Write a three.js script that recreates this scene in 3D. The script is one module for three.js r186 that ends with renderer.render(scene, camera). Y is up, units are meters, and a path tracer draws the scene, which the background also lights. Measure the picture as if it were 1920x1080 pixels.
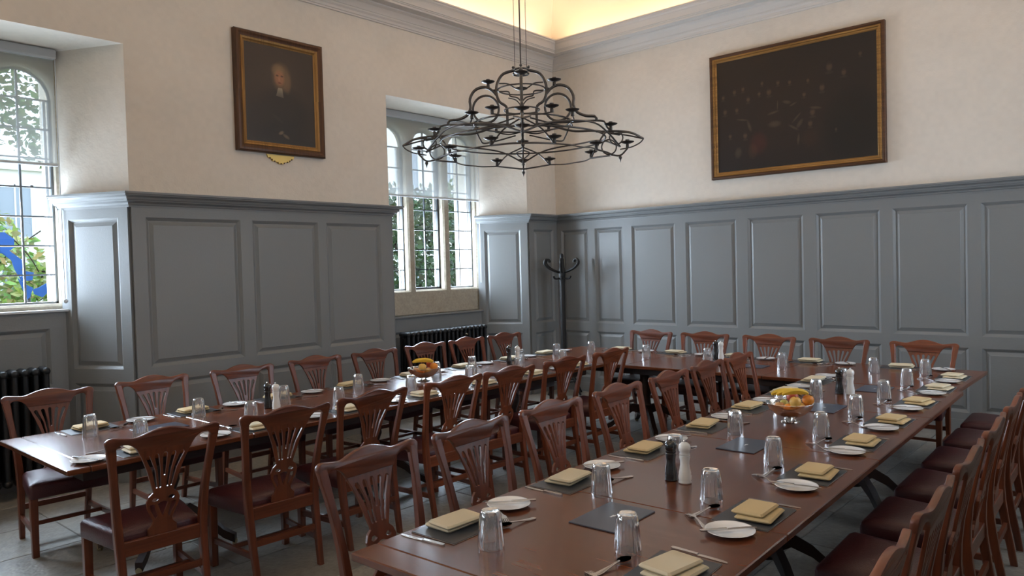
import * as THREE from 'three';
import { mergeGeometries, toCreasedNormals, mergeVertices } from 'three/addons/utils/BufferGeometryUtils.js';
import { RectAreaLightUniformsLib } from 'three/addons/lights/RectAreaLightUniformsLib.js';
RectAreaLightUniformsLib.init();

// ---------------------------------------------------------------- camera, sky, light, exposure
const scene = new THREE.Scene();
const camera = new THREE.PerspectiveCamera(2 * Math.atan(540 / 1404.8) * 180 / Math.PI, 16 / 9, 0.05, 200);
camera.position.set(0, 1.75, 0);
camera.rotation.order = 'YXZ';
camera.rotation.set(THREE.MathUtils.degToRad(-1.5895), THREE.MathUtils.degToRad(-48.391), THREE.MathUtils.degToRad(-1.546));
const renderer = new THREE.WebGLRenderer({ antialias: true });
renderer.toneMapping = THREE.LinearToneMapping;
renderer.toneMappingExposure = 0.93;
renderer.shadowMap.enabled = true;

// hazy bright sky, paler towards the horizon
{
  const W = 64, H = 32, d = new Float32Array(W * H * 4);
  for (let y = 0; y < H; y++) for (let x = 0; x < W; x++) {
    const t = Math.max(0, (y + 0.5) / H * 2 - 1), o = (y * W + x) * 4;
    d[o] = 3.4 - 1.5 * t; d[o + 1] = 4.0 - 1.2 * t; d[o + 2] = 4.8 - 0.7 * t; d[o + 3] = 1;
  }
  const sky = new THREE.DataTexture(d, W, H, THREE.RGBAFormat, THREE.FloatType);
  sky.mapping = THREE.EquirectangularReflectionMapping; sky.magFilter = sky.minFilter = THREE.LinearFilter; sky.needsUpdate = true;
  scene.background = sky; scene.backgroundIntensity = 1.0;
}
const DAY = [0.68, 0.83, 1.0], DAYLIGHT = 88, COVE = [1.0, 0.68, 0.42], COVELIGHT = 38;

// room measures (metres): corner of the two seen walls, other walls, wainscot
const XB = 8.45, ZA = -6.63, XL = -5.7, ZF = 0.42, WT = 1.1, TOP = 6.1;
const DADO = 2.47, CORN = 4.5, SOFFIT = 3.72, GZ = -7.27, TY = 0.76;
const WIN = [{ c: -3.85, s: 0.88 }, { c: 1.42, s: 0.88 }, { c: 6.62, s: 0.88 }];
const FACE = 1.2;                                   // half width of a window opening at the wall face

// ---------------------------------------------------------------- helpers
let seed = 12345;
const rnd = () => { seed = (seed + 0x6d2b79f5) | 0; let t = Math.imul(seed ^ (seed >>> 15), 1 | seed); t = (t + Math.imul(t ^ (t >>> 7), 61 | t)) ^ t; return ((t ^ (t >>> 14)) >>> 0) / 4294967296; };
const rr = (a, b) => a + (b - a) * rnd();
const V = (x, y, z) => new THREE.Vector3(x, y, z);
const taken = new Map();
function numbered(name) { const n = taken.get(name) ?? 0; taken.set(name, n + 1); return n ? name + '_' + String(n).padStart(3, '0') : name; }
function tag(o, label, category, group) { o.userData = { label, category }; if (group) o.userData.group = group; return o; }
function shade(o) { o.traverse((c) => { if (c.isMesh) { c.castShadow = true; c.receiveShadow = true; } }); return o; }
function mesh(name, g, m, parent) {
  if (Array.isArray(g)) g = join(g);
  const o = new THREE.Mesh(g, m); o.name = parent ? name : numbered(name); o.castShadow = o.receiveShadow = true;
  (parent || scene).add(o); return o;
}
function thing(name, label, category, pos = [0, 0, 0], turn = 0, group) {
  const o = new THREE.Group(); o.name = numbered(name); o.position.set(...pos); o.rotation.y = turn;
  tag(o, label, category, group); scene.add(o); return o;
}
function copy(root, pos, turn, label, group) {
  const o = root.clone(); o.name = numbered(root.name.replace(/_\d{3}$/, '')); o.position.set(...pos); o.rotation.y = turn;
  tag(o, label, root.userData.category, group || root.userData.group); scene.add(o); return o;
}
function struct(name) { const o = new THREE.Group(); o.name = name; o.userData = { kind: 'structure' }; scene.add(o); return o; }
function smesh(name, g, m) { if (Array.isArray(g)) g = join(g); const o = new THREE.Mesh(g, m); o.name = name; o.userData = { kind: 'structure' }; o.castShadow = o.receiveShadow = true; scene.add(o); return o; }
function join(list) {
  list = list.map((g) => { g = g.index ? g.toNonIndexed() : g; for (const k of Object.keys(g.attributes)) if (!['position', 'normal', 'uv'].includes(k)) g.deleteAttribute(k); g.morphAttributes = {}; if (!g.attributes.uv) g.setAttribute('uv', new THREE.BufferAttribute(new Float32Array(g.attributes.position.count * 2), 2)); return g; });
  return list.length === 1 ? list[0] : mergeGeometries(list);
}
// texture coordinates in metres by the way each face points; grain: u runs along the longest side
function uvm(g, grain = false, off = 0) {
  g = g.index ? g.toNonIndexed() : g;
  const p = g.attributes.position, uv = new Float32Array(p.count * 2), a = V(0, 0, 0), b = V(0, 0, 0), c = V(0, 0, 0);
  g.computeBoundingBox(); const s = g.boundingBox.getSize(V(0, 0, 0)).toArray(), L = s.indexOf(Math.max(...s));
  for (let i = 0; i < p.count; i += 3) {
    a.fromBufferAttribute(p, i); b.fromBufferAttribute(p, i + 1); c.fromBufferAttribute(p, i + 2);
    const n = b.clone().sub(a).cross(c.clone().sub(a)).toArray().map(Math.abs), k = n.indexOf(Math.max(...n));
    let u = [1, 2].map((q) => (k + q) % 3);
    if (k === 0) u = [2, 1]; else if (k === 1) u = [0, 2]; else u = [0, 1];
    if (grain && u[1] === L) u = [u[1], u[0]];
    for (let j = 0; j < 3; j++) { const q = [p.getX(i + j), p.getY(i + j), p.getZ(i + j)]; uv[(i + j) * 2] = q[u[0]] + off * 0.37; uv[(i + j) * 2 + 1] = q[u[1]] + off + (grain ? q[k] * 0.3 : 0); }
  }
  g.setAttribute('uv', new THREE.BufferAttribute(uv, 2)); return g;
}
function box(x0, x1, y0, y1, z0, z1) { const g = new THREE.BoxGeometry(x1 - x0, y1 - y0, z1 - z0); g.translate((x0 + x1) / 2, (y0 + y1) / 2, (z0 + z1) / 2); return g; }
// box with its vertical or all edges chamfered: rings of an eight-cornered outline
function cbox(x0, x1, y0, y1, z0, z1, c = 0.004) {
  const ring = (i, y) => { const X0 = x0 + i, X1 = x1 - i, Z0 = z0 + i, Z1 = z1 - i; return [[X0 + c, Z0], [X1 - c, Z0], [X1, Z0 + c], [X1, Z1 - c], [X1 - c, Z1], [X0 + c, Z1], [X0, Z1 - c], [X0, Z0 + c]].map(([x, z]) => V(x, y, z)); };
  return loft([ring(c, y0), ring(0, y0 + c), ring(0, y1 - c), ring(c, y1)], 0.3);
}
function loft(rings, crease = 0.6, caps = true) {
  const n = rings[0].length, pos = [], idx = [];
  rings.forEach((r) => r.forEach((v) => pos.push(v.x, v.y, v.z)));
  for (let i = 0; i < rings.length - 1; i++) for (let j = 0; j < n; j++) { const a = i * n + j, b = i * n + (j + 1) % n; idx.push(a, a + n, b, b, a + n, b + n); }
  if (caps) for (const [k, flip] of [[0, 1], [rings.length - 1, 0]]) {
    const c = pos.length / 3, m = rings[k].reduce((s, v) => s.add(v), V(0, 0, 0)).divideScalar(n); pos.push(m.x, m.y, m.z);
    for (let j = 0; j < n; j++) { const a = k * n + j, b = k * n + (j + 1) % n; flip ? idx.push(c, a, b) : idx.push(c, b, a); }
  }
  let vol = 0; const P = (k) => V(pos[k * 3], pos[k * 3 + 1], pos[k * 3 + 2]);
  if (caps) { for (let i = 0; i < idx.length; i += 3) vol += P(idx[i]).dot(P(idx[i + 1]).cross(P(idx[i + 2]))); if (vol < 0) idx.reverse(); }   // faces point outwards
  let g = new THREE.BufferGeometry(); g.setAttribute('position', new THREE.Float32BufferAttribute(pos, 3)); g.setIndex(idx);
  return toCreasedNormals(g, crease);
}
// upright prism over a floor outline [[x, z], ...]
function prism(pts, y0, y1) {
  const s = new THREE.Shape(pts.map(([x, z]) => new THREE.Vector2(x, -z))), g = new THREE.ExtrudeGeometry(s, { depth: y1 - y0, bevelEnabled: false });
  g.rotateX(-Math.PI / 2); g.translate(0, y0, 0); return g;
}
// moulding: profile [[out, y], ...] carried along a floor path with mitres; out is to the left of the walking direction turned by side
function moulding(path, profile, side = 1, closed = false) {
  const n = path.length, rows = [];
  for (let i = 0; i < n; i++) {
    const p = path[i], a = closed ? path[(i + n - 1) % n] : path[i - 1], b = closed ? path[(i + 1) % n] : path[i + 1];
    const dir = (q, r) => { const x = r[0] - q[0], z = r[1] - q[1], l = Math.hypot(x, z); return [x / l, z / l]; };
    const d1 = a ? dir(a, p) : dir(p, b), d2 = b ? dir(p, b) : d1, n1 = [d1[1] * side, -d1[0] * side], n2 = [d2[1] * side, -d2[0] * side];
    let m = [n1[0] + n2[0], n1[1] + n2[1]]; const k = 2 / (m[0] ** 2 + m[1] ** 2); m = [m[0] * k, m[1] * k];
    rows.push(profile.map(([o, y]) => V(p[0] + m[0] * o, y, p[1] + m[1] * o)));
  }
  if (closed) rows.push(rows[0].map((v) => v.clone()));
  let g = loft(rows, 0.35, !closed);
  return g;
}
function tube(pts, r, seg = 24, rad = 6, closed = false) { return new THREE.TubeGeometry(new THREE.CatmullRomCurve3(pts, closed, 'centripetal'), seg, r, rad, closed); }
function lathe(pts, n = 24) { return new THREE.LatheGeometry(pts.map(([r, y]) => new THREE.Vector2(r, y)), n); }
function place(g, x, y, z, ry = 0) { if (ry) g.rotateY(ry); g.translate(x, y, z); return g; }
function cat(xs, ys) {   // smooth curve through points
  return (x) => { let i = 0; while (i < xs.length - 2 && x > xs[i + 1]) i++; const t = Math.min(1, Math.max(0, (x - xs[i]) / (xs[i + 1] - xs[i]))), p = (k) => ys[Math.min(ys.length - 1, Math.max(0, k))]; const a = p(i - 1), b = p(i), c = p(i + 1), d = p(i + 2); return 0.5 * (2 * b + (c - a) * t + (2 * a - 5 * b + 4 * c - d) * t * t + (3 * b - a - 3 * c + d) * t ** 3); };
}
function warp(g, f) { const p = g.attributes.position, v = V(0, 0, 0); for (let i = 0; i < p.count; i++) { v.fromBufferAttribute(p, i); f(v); p.setXYZ(i, v.x, v.y, v.z); } return g; }

// ---------------------------------------------------------------- textures
function valueNoise(n, s) { const t = new Float32Array(n * n); const r0 = seed; seed = s; for (let i = 0; i < n * n; i++) t[i] = rnd(); seed = r0; return (x, y) => { x = ((x % n) + n) % n; y = ((y % n) + n) % n; const i = Math.floor(x), j = Math.floor(y), a = x - i, b = y - j, u = a * a * (3 - 2 * a), v = b * b * (3 - 2 * b), I = (i + 1) % n, J = (j + 1) % n; return (t[j * n + i] * (1 - u) + t[j * n + I] * u) * (1 - v) + (t[J * n + i] * (1 - u) + t[J * n + I] * u) * v; }; }
function tex(N, fn, size, srgb = true) {
  const d = new Uint8Array(N * N * 4);
  for (let y = 0; y < N; y++) for (let x = 0; x < N; x++) { const c = fn(x / N, y / N), o = (y * N + x) * 4; for (let k = 0; k < 3; k++) d[o + k] = Math.max(0, Math.min(255, 255 * (Array.isArray(c) ? c[k] : c))); d[o + 3] = 255; }
  const t = new THREE.DataTexture(d, N, N); t.wrapS = t.wrapT = THREE.RepeatWrapping; t.magFilter = THREE.LinearFilter; t.repeat.set(1 / size, 1 / size); if (srgb) t.colorSpace = THREE.SRGBColorSpace; t.needsUpdate = true; return t;
}
const n8 = valueNoise(8, 11), n16 = valueNoise(16, 22), n64 = valueNoise(64, 33), n128 = valueNoise(128, 44), n256 = valueNoise(256, 55);
const woodFn = (u, v) => { const w = n8(u * 8, v * 8) * 0.5; const g = 0.45 * n128(u * 4, v * 128 + w * 3) + 0.3 * n64(u * 4, v * 64 + w * 4) + 0.25 * n16(u * 4, v * 16 + w * 2); return g; };
const woodTex = tex(512, (u, v) => { const g = woodFn(u, v), f = 0.72 + 0.42 * g + 0.05 * (n256(u * 32, v * 256) - 0.5); return [f, f * 0.98, f * 0.95]; }, 1.2);
const tableTex = tex(512, (u, v) => { const w = n8(u * 8, v * 8) * 0.6, g = 0.5 * n128(u * 4, v * 128 + w * 4) + 0.35 * n64(u * 4 + 1, v * 32 + w * 5) + 0.15 * n16(u * 8, v * 16), f = 0.84 + 0.36 * (g - 0.5); return [f * 1.02, f * 0.97, f * 0.92]; }, 1.1);
const plasterTex = tex(512, (u, v) => { const f = 0.955 + 0.03 * n8(u * 8, v * 8) + 0.02 * n64(u * 64, v * 64); return [f, f, f]; }, 2.6);
const plasterBump = tex(512, (u, v) => 0.5 * n16(u * 16, v * 16) + 0.3 * n64(u * 64, v * 64) + 0.2 * n256(u * 256, v * 256), 2.6, false);
const paintBump = tex(256, (u, v) => 0.6 * n256(u * 24, v * 256) + 0.4 * n128(u * 128, v * 128), 0.5, false);
const stoneTex = tex(512, (u, v) => { const f = 0.72 + 0.16 * n8(u * 8, v * 8) + 0.10 * n64(u * 64, v * 64) + 0.06 * n256(u * 256, v * 256); return [f, f * 0.985, f * 0.955]; }, 1.7);
const stoneBump = tex(512, (u, v) => 0.5 * n16(u * 16, v * 16) + 0.5 * n128(u * 128, v * 128), 1.7, false);
const apronTex = tex(512, (u, v) => { const b = Math.max(0, n8(u * 8 + 3, v * 8) - 0.55) * 0.9, f = 0.86 + 0.08 * n64(u * 64, v * 64) - 0.25 * b * n16(u * 16, v * 16); return [f, f * 0.97 - 0.05 * b, f * 0.91 - 0.1 * b]; }, 1.2);
const leatherBump = tex(256, (u, v) => 0.6 * n128(u * 128, v * 128) + 0.4 * n64(u * 64, v * 64), 0.25, false);
const clothBump = tex(128, (u, v) => 0.5 + 0.25 * Math.sin(u * 128 * Math.PI) + 0.25 * Math.sin(v * 128 * Math.PI), 0.05, false);

// ---------------------------------------------------------------- materials
const M = {};
const std = (o) => new THREE.MeshStandardMaterial(o), phy = (o) => new THREE.MeshPhysicalMaterial(o), lin = (r, g, b) => new THREE.Color().setRGB(r, g, b);
M.plaster = std({ color: lin(0.74, 0.67, 0.585), roughness: 0.9, map: plasterTex, bumpMap: plasterBump, bumpScale: 0.004 });
M.ceiling = std({ color: lin(0.78, 0.72, 0.62), roughness: 0.9 });
M.cornice = std({ color: lin(0.66, 0.61, 0.56), roughness: 0.8 });
M.paint = std({ color: lin(0.212, 0.216, 0.216), roughness: 0.42, bumpMap: paintBump, bumpScale: 0.0006 });
M.flag = [0, 1, 2, 3].map((k) => std({ color: lin(0.30 + 0.025 * k, 0.295 + 0.024 * k, 0.285 + 0.02 * k), roughness: 0.42, map: stoneTex, bumpMap: stoneBump, bumpScale: 0.003 }));
M.mortar = std({ color: lin(0.22, 0.2, 0.18), roughness: 0.95 });
M.stone = std({ color: lin(0.52, 0.49, 0.44), roughness: 0.85, map: apronTex, bumpMap: stoneBump, bumpScale: 0.003 });
M.lead = std({ color: lin(0.20, 0.22, 0.24), roughness: 0.5, metalness: 0.4 });
M.iron = std({ color: lin(0.05, 0.055, 0.06), roughness: 0.5, metalness: 0.3 });
M.whiteframe = std({ color: lin(0.62, 0.64, 0.66), roughness: 0.5 });
M.glass = phy({ color: 0xffffff, roughness: 0.0, transmission: 1, thickness: 0, ior: 1.5 });
M.blind = phy({ color: lin(0.80, 0.80, 0.78), roughness: 0.45, transmission: 0.80, thickness: 0, ior: 1.05, side: THREE.DoubleSide });
M.blindbar = std({ color: lin(0.45, 0.45, 0.45), roughness: 0.5 });
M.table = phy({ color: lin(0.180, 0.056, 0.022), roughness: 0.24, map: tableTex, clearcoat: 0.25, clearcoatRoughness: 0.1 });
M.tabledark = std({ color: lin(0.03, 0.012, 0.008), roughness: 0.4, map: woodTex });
M.chair = [[0.180, 0.043, 0.016], [0.150, 0.037, 0.014], [0.200, 0.050, 0.018]].map((c) => phy({ color: lin(...c), roughness: 0.38, map: woodTex, clearcoat: 0.2, clearcoatRoughness: 0.2 }));
M.leather = std({ color: lin(0.060, 0.012, 0.014), roughness: 0.36, bumpMap: leatherBump, bumpScale: 0.0012 });
M.plate = phy({ color: lin(0.88, 0.89, 0.90), roughness: 0.15, clearcoat: 0.5, clearcoatRoughness: 0.05 });
M.napkin = std({ color: lin(0.62, 0.47, 0.25), roughness: 0.85, bumpMap: clothBump, bumpScale: 0.0004 });
M.napkin2 = std({ color: lin(0.66, 0.57, 0.40), roughness: 0.85, bumpMap: clothBump, bumpScale: 0.0004 });
M.mat = std({ color: lin(0.045, 0.048, 0.056), roughness: 0.38 });
M.matback = std({ color: lin(0.35, 0.33, 0.3), roughness: 0.7 });
M.centremat = std({ color: lin(0.055, 0.065, 0.095), roughness: 0.32 });
M.white = std({ color: lin(0.8, 0.8, 0.8), roughness: 0.5 });
M.steel = std({ color: lin(0.62, 0.60, 0.58), roughness: 0.22, metalness: 1 });
M.tumbler = phy({ color: lin(0.95, 0.96, 0.98), roughness: 0.06, transmission: 0.93, thickness: 0.01, ior: 1.45 });
M.blackmill = phy({ color: lin(0.012, 0.011, 0.011), roughness: 0.25, clearcoat: 0.6, clearcoatRoughness: 0.1 });
M.whitemill = phy({ color: lin(0.80, 0.78, 0.74), roughness: 0.3, clearcoat: 0.4 });
M.bowl = phy({ color: lin(0.82, 0.74, 0.66), roughness: 0.03, transmission: 1, thickness: 0.01, ior: 1.4 });
M.banana = std({ color: lin(0.78, 0.50, 0.05), roughness: 0.5 });
M.tip = std({ color: lin(0.12, 0.07, 0.03), roughness: 0.8 });
M.fruits = [[0.80, 0.27, 0.03], [0.78, 0.45, 0.10], [0.55, 0.10, 0.05], [0.55, 0.52, 0.14], [0.72, 0.38, 0.16]].map((c) => std({ color: lin(...c), roughness: 0.45 }));
M.radiator = std({ color: lin(0.006, 0.006, 0.007), roughness: 0.42 });
M.brass = std({ color: lin(0.5, 0.4, 0.25), roughness: 0.35, metalness: 0.9 });
M.coat = std({ color: lin(0.006, 0.005, 0.005), roughness: 0.65 });
M.chandelier = std({ color: lin(0.10, 0.09, 0.085), roughness: 0.38, metalness: 0.75 });
M.gilt = std({ color: lin(0.36, 0.20, 0.065), roughness: 0.42, metalness: 0.55, map: woodTex });
M.giltdark = std({ color: lin(0.10, 0.042, 0.016), roughness: 0.45, metalness: 0.2, map: woodTex });
M.plaque = std({ color: lin(0.70, 0.50, 0.16), roughness: 0.4, metalness: 0.5 });
M.led = std({ color: lin(0.9, 0.9, 0.9), emissive: lin(...COVE), emissiveIntensity: 3 });

// ---------------------------------------------------------------- floor: stone flags on mortar
{
  const floor = struct('floor');
  mesh('floor_bed', uvm(box(XL - 0.3, XB + 0.3, -0.2, -0.008, ZA - WT, ZF + 0.3)), M.mortar, floor);
  const D = 0.62; let row = 0;
  for (let z = ZA - 0.72; z < ZF; z += D, row++) {
    let x = XL - (row % 2) * 0.37 - 0.1;
    while (x < XB) {
      const w = [0.86, 1.02, 1.16, 0.94][Math.floor(rnd() * 4)], x1 = Math.min(x + w, XB), x0 = Math.max(x, XL), z1 = Math.min(z + D, ZF);
      if (x1 - x0 > 0.05 && z1 - z > 0.05) mesh('flagstone', uvm(cbox(x0 + 0.004, x1 - 0.004, -0.02, rr(-0.0015, 0), z + 0.004, z1 - 0.004, 0.003), false, row * 0.31), M.flag[Math.floor(rnd() * 4)], floor);
      x += w;
    }
  }
}

// ---------------------------------------------------------------- walls
// wainscot on one flat face: from P to Q (floor points), outward to the given side; bays = [[s0, s1], ...] along the face
const PF = 0.03;
function panelGeo(w, h) {   // sunk panel: moulded edge, fielded middle; centred on x, base y 0, frame face at z = PF
  const prof = [[0, 0], [0.003, -0.004], [0.006, -0.005], [0.024, -0.020], [0.027, -0.024], [0.034, -0.024], [0.062, -0.012], [0.066, -0.009]];
  const rings = prof.map(([i, d]) => [V(-w / 2 + i, i, PF + d), V(w / 2 - i, i, PF + d), V(w / 2 - i, h - i, PF + d), V(-w / 2 + i, h - i, PF + d)]);
  const pos = [], idx = [], n = 4; rings.forEach((r) => r.forEach((v) => pos.push(v.x, v.y, v.z)));
  for (let i = 0; i < rings.length - 1; i++) for (let j = 0; j < 4; j++) { const a = i * n + j, b = i * n + (j + 1) % n; idx.push(a, b, a + n, b, b + n, a + n); }
  const e = (rings.length - 1) * 4; idx.push(e, e + 1, e + 2, e, e + 2, e + 3);
  const g = new THREE.BufferGeometry(); g.setAttribute('position', new THREE.Float32BufferAttribute(pos, 3)); g.setIndex(idx);
  return toCreasedNormals(g, 0.1);
}
function wainscot(parent, P, Q, bays, levels = [[0.2, 0.845], [0.97, 2.262]], top = 2.40, low = 0) {
  const L = Math.hypot(Q[0] - P[0], Q[1] - P[1]), d = [(Q[0] - P[0]) / L, (Q[1] - P[1]) / L], nrm = [-d[1], d[0]];
  const mat = new THREE.Matrix4().makeBasis(V(d[0], 0, d[1]), V(0, 1, 0), V(nrm[0], 0, nrm[1])).setPosition(P[0], 0, P[1]);
  const add = (name, g) => mesh(name, uvm(g, true).applyMatrix4(mat), M.paint, parent);
  const ys = [low, ...levels.flat(), top];
  for (let i = 0; i < ys.length; i += 2) add('rail', box(0, L, ys[i], ys[i + 1], 0, PF));
  const es = [0, ...bays.flat(), L];
  for (const [y0, y1] of levels) for (let i = 0; i < es.length; i += 2) if (es[i + 1] - es[i] > 0.004) add('stile', box(es[i], es[i + 1], y0, y1, 0, PF));
  for (const [y0, y1] of levels) for (const [a, b] of bays) { const g = panelGeo(b - a, y1 - y0); g.translate((a + b) / 2, y0, 0); add('panel', g); }
  if (!low) add('skirting', box(0, L, 0, 0.13, PF, PF + 0.016));
}
const DADOPROF = [[0, 2.345], [0.034, 2.345], [0.036, 2.360], [0.046, 2.364], [0.052, 2.378], [0.082, 2.392], [0.086, 2.404], [0.098, 2.406], [0.106, 2.424], [0.134, 2.436], [0.138, 2.448], [0.150, 2.450], [0.152, 2.466], [0, 2.478]];
const wallLeft = struct('wall_left');
{
  const OUT = ZA - WT, piers = [[XL - 0.3, WIN[0].c], [WIN[0].c, WIN[1].c], [WIN[1].c, WIN[2].c], [WIN[2].c, XB + 0.3]];
  piers.forEach(([a, b], i) => {
    const pts = [];
    if (i === 0) pts.push([a, OUT], [a, ZA]); else pts.push([a + 0.88, OUT], [a + 0.88, GZ], [a + FACE, ZA]);
    if (i === 3) pts.push([b, ZA], [b, OUT]); else pts.push([b - FACE, ZA], [b - 0.88, GZ], [b - 0.88, OUT]);
    mesh('pier', uvm(prism(pts, 0, SOFFIT)), M.plaster, wallLeft);
  });
  mesh('upper_wall', uvm(box(XL - 0.3, XB + 0.3, SOFFIT, TOP, OUT, ZA)), M.plaster, wallLeft);
  WIN.forEach((w, i) => {
    const sill = i === 2 ? 1.15 : 1.47;
    mesh('window_breast', uvm(box(w.c - 0.9, w.c + 0.9, 0, sill, OUT, GZ + 0.01)), M.plaster, wallLeft);
    const R = GZ + 0.012;
    wainscot(wallLeft, [w.c - 0.88, R], [w.c + 0.88, R], [[0.14, 0.82], [0.94, 1.62]], i === 2 ? [[0.2, 0.98]] : [[0.2, 0.72], [0.85, 1.33]], sill);
  });
  // wainscot of the piers: faces and splays
  const P1 = (w, s) => [w.c + s * FACE, ZA], P2 = (w, s) => [w.c + s * 0.88, GZ], SL = Math.hypot(FACE - 0.88, ZA - GZ);
  for (const w of WIN) {
    wainscot(wallLeft, P1(w, -1), P2(w, -1), [[0.1, SL - 0.1]]);
    wainscot(wallLeft, P2(w, 1), P1(w, 1), [[0.1, SL - 0.1]]);
  }
  const bay = (x, L) => L.map(([a, b]) => [a - x, b - x]);
  wainscot(wallLeft, P1(WIN[1], 1), P1(WIN[2], -1), bay(WIN[1].c + FACE, [[2.735, 3.602], [3.722, 4.453], [4.556, 5.262]]));
  wainscot(wallLeft, P1(WIN[2], 1), [XB, ZA], [[0.09, 0.52]]);
  wainscot(wallLeft, P1(WIN[0], 1), P1(WIN[1], -1), [[0.14, 0.98], [1.1, 1.8], [1.92, 2.72]]);
  wainscot(wallLeft, [XL, ZA], P1(WIN[0], -1), [[0.1, 0.55]]);
  mesh('dado_cornice', moulding([P2(WIN[1], 1), P1(WIN[1], 1), P1(WIN[2], -1), P2(WIN[2], -1)], DADOPROF, -1), M.paint, wallLeft);
  mesh('dado_cornice', moulding([P2(WIN[0], 1), P1(WIN[0], 1), P1(WIN[1], -1), P2(WIN[1], -1)], DADOPROF, -1), M.paint, wallLeft);
  mesh('dado_cornice', moulding([P2(WIN[2], 1), P1(WIN[2], 1), [XB, ZA], [XB, ZF]], DADOPROF, -1), M.paint, wallLeft);
}
const wallRight = struct('wall_right');
mesh('plaster', uvm(box(XB, XB + 0.3, 0, TOP, ZA, ZF + 0.3)), M.plaster, wallRight);
{
  const b = [[-6.52, -6.061], [-5.944, -5.496], [-5.355, -4.719], [-4.57, -3.904], [-3.765, -3.117], [-2.977, -2.319], [-2.2, -1.524], [-1.412, -0.74], [-0.62, 0.06], [0.18, 0.86]];
  wainscot(wallRight, [XB, ZA + PF], [XB, ZF], b.map(([p, q]) => [p - ZA - PF, q - ZA - PF]), [[0.2, 0.84], [0.955, 2.248]]);
}
// the two walls out of frame; the one on the camera's side has a window opposite the far one
const W4 = 6.35, HALF = 1.05, GZ4 = ZF + 0.55;
for (const [name, parts, runs] of [
  ['wall_front', [[XL - 0.3, W4 - HALF, 0, TOP, ZF, ZF + 0.9], [W4 + HALF, XB + 0.3, 0, TOP, ZF, ZF + 0.9], [W4 - HALF, W4 + HALF, SOFFIT, TOP, ZF, ZF + 0.9], [W4 - HALF, W4 + HALF, 0, 1.47, ZF, ZF + 0.9]], [[[XB, ZF], [W4 + HALF, ZF]], [[W4 - HALF, ZF], [XL, ZF]]]],
  ['wall_back', [[XL - 0.3, XL, 0, TOP, ZA, ZF]], [[[XL, ZF], [XL, ZA]]]]]) {
  const w = struct(name); for (const p of parts) mesh('plaster', uvm(box(...p)), M.plaster, w);
  for (const [P, Q] of runs) {
    const L = Math.hypot(Q[0] - P[0], Q[1] - P[1]), n = Math.round(L / 0.85), bays = [];
    for (let k = 0; k < n; k++) bays.push([k * L / n + 0.07, (k + 1) * L / n - 0.07]);
    wainscot(w, P, Q, bays); mesh('dado_cornice', moulding([P, Q], DADOPROF, -1), M.paint, w);
  }
}

// ---------------------------------------------------------------- ceiling: moulded cornice with a lit cove above it
{
  const ceil = struct('ceiling');
  const loop = [[XL, ZA], [XB, ZA], [XB, ZF], [XL, ZF]];
  const prof = [[0, CORN], [0.018, CORN], [0.020, 4.516], [0.030, 4.520], [0.034, 4.545], [0.052, 4.562], [0.054, 4.578], [0.062, 4.580], [0.075, 4.606], [0.100, 4.632], [0.136, 4.648], [0.138, 4.662], [0.232, 4.668], [0.234, 4.690], [0.242, 4.692], [0.244, 4.704], [0.252, 4.706], [0.256, 4.735], [0.272, 4.775], [0.290, 4.795], [0.292, 4.812], [0.302, 4.814], [0.302, 4.832], [0.276, 4.832], [0.274, 4.772], [0, 4.772]];
  mesh('cornice', moulding(loop, prof, -1, true), M.cornice, ceil);
  const cove = []; for (let i = 0; i <= 14; i++) { const a = i / 14 * Math.PI / 2; cove.push([1.25 * (1 - Math.cos(a)) + 0.001, 4.77 + 1.15 * Math.sin(a)]); }
  cove.push([1.25, 6.05], [0, 6.05]);
  mesh('cove', moulding(loop, cove, -1, true), M.ceiling, ceil);
  mesh('ceiling_plane', box(XL - 0.3, XB + 0.3, 5.92, 6.2, ZA - 0.3, ZF + 0.3), M.ceiling, ceil);
  // light strips hidden in the trough of the cornice
  const strips = [['x', ZA + 0.16, 1], ['x', ZF - 0.16, -1], ['z', XB - 0.16, -1], ['z', XL + 0.16, 1]];
  strips.forEach(([ax, at, s], i) => {
    const o = thing('cove_light_strip', ['warm light strip hidden in the cornice above the window wall', 'warm light strip hidden in the cornice above the wall behind the camera', 'warm light strip hidden in the cornice above the wall with the wide painting', 'warm light strip hidden in the cornice at the far left end wall'][i], 'light strip', [0, 0, 0], 0, 'cove light strips');
    const L = ax === 'x' ? XB - XL - 0.7 : ZF - ZA - 0.7, mid = ax === 'x' ? (XB + XL) / 2 : (ZF + ZA) / 2;
    const g = ax === 'x' ? box(mid - L / 2, mid + L / 2, 4.774, 4.786, at - 0.02, at + 0.02) : box(at - 0.02, at + 0.02, 4.774, 4.786, mid - L / 2, mid + L / 2);
    mesh('led_tape', g, M.led, o);
    const l = new THREE.RectAreaLight(lin(...COVE), COVELIGHT, L, 0.04); l.name = 'cove_light';
    l.position.set(ax === 'x' ? mid : at, 4.79, ax === 'x' ? at : mid);
    scene.add(l); l.up.set(ax === 'x' ? 0 : 1, 0, ax === 'x' ? 1 : 0);
    l.lookAt(l.position.x + (ax === 'x' ? 0 : s * 0.2), 6, l.position.z + (ax === 'x' ? s * 0.2 : 0));
  });
}

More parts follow.
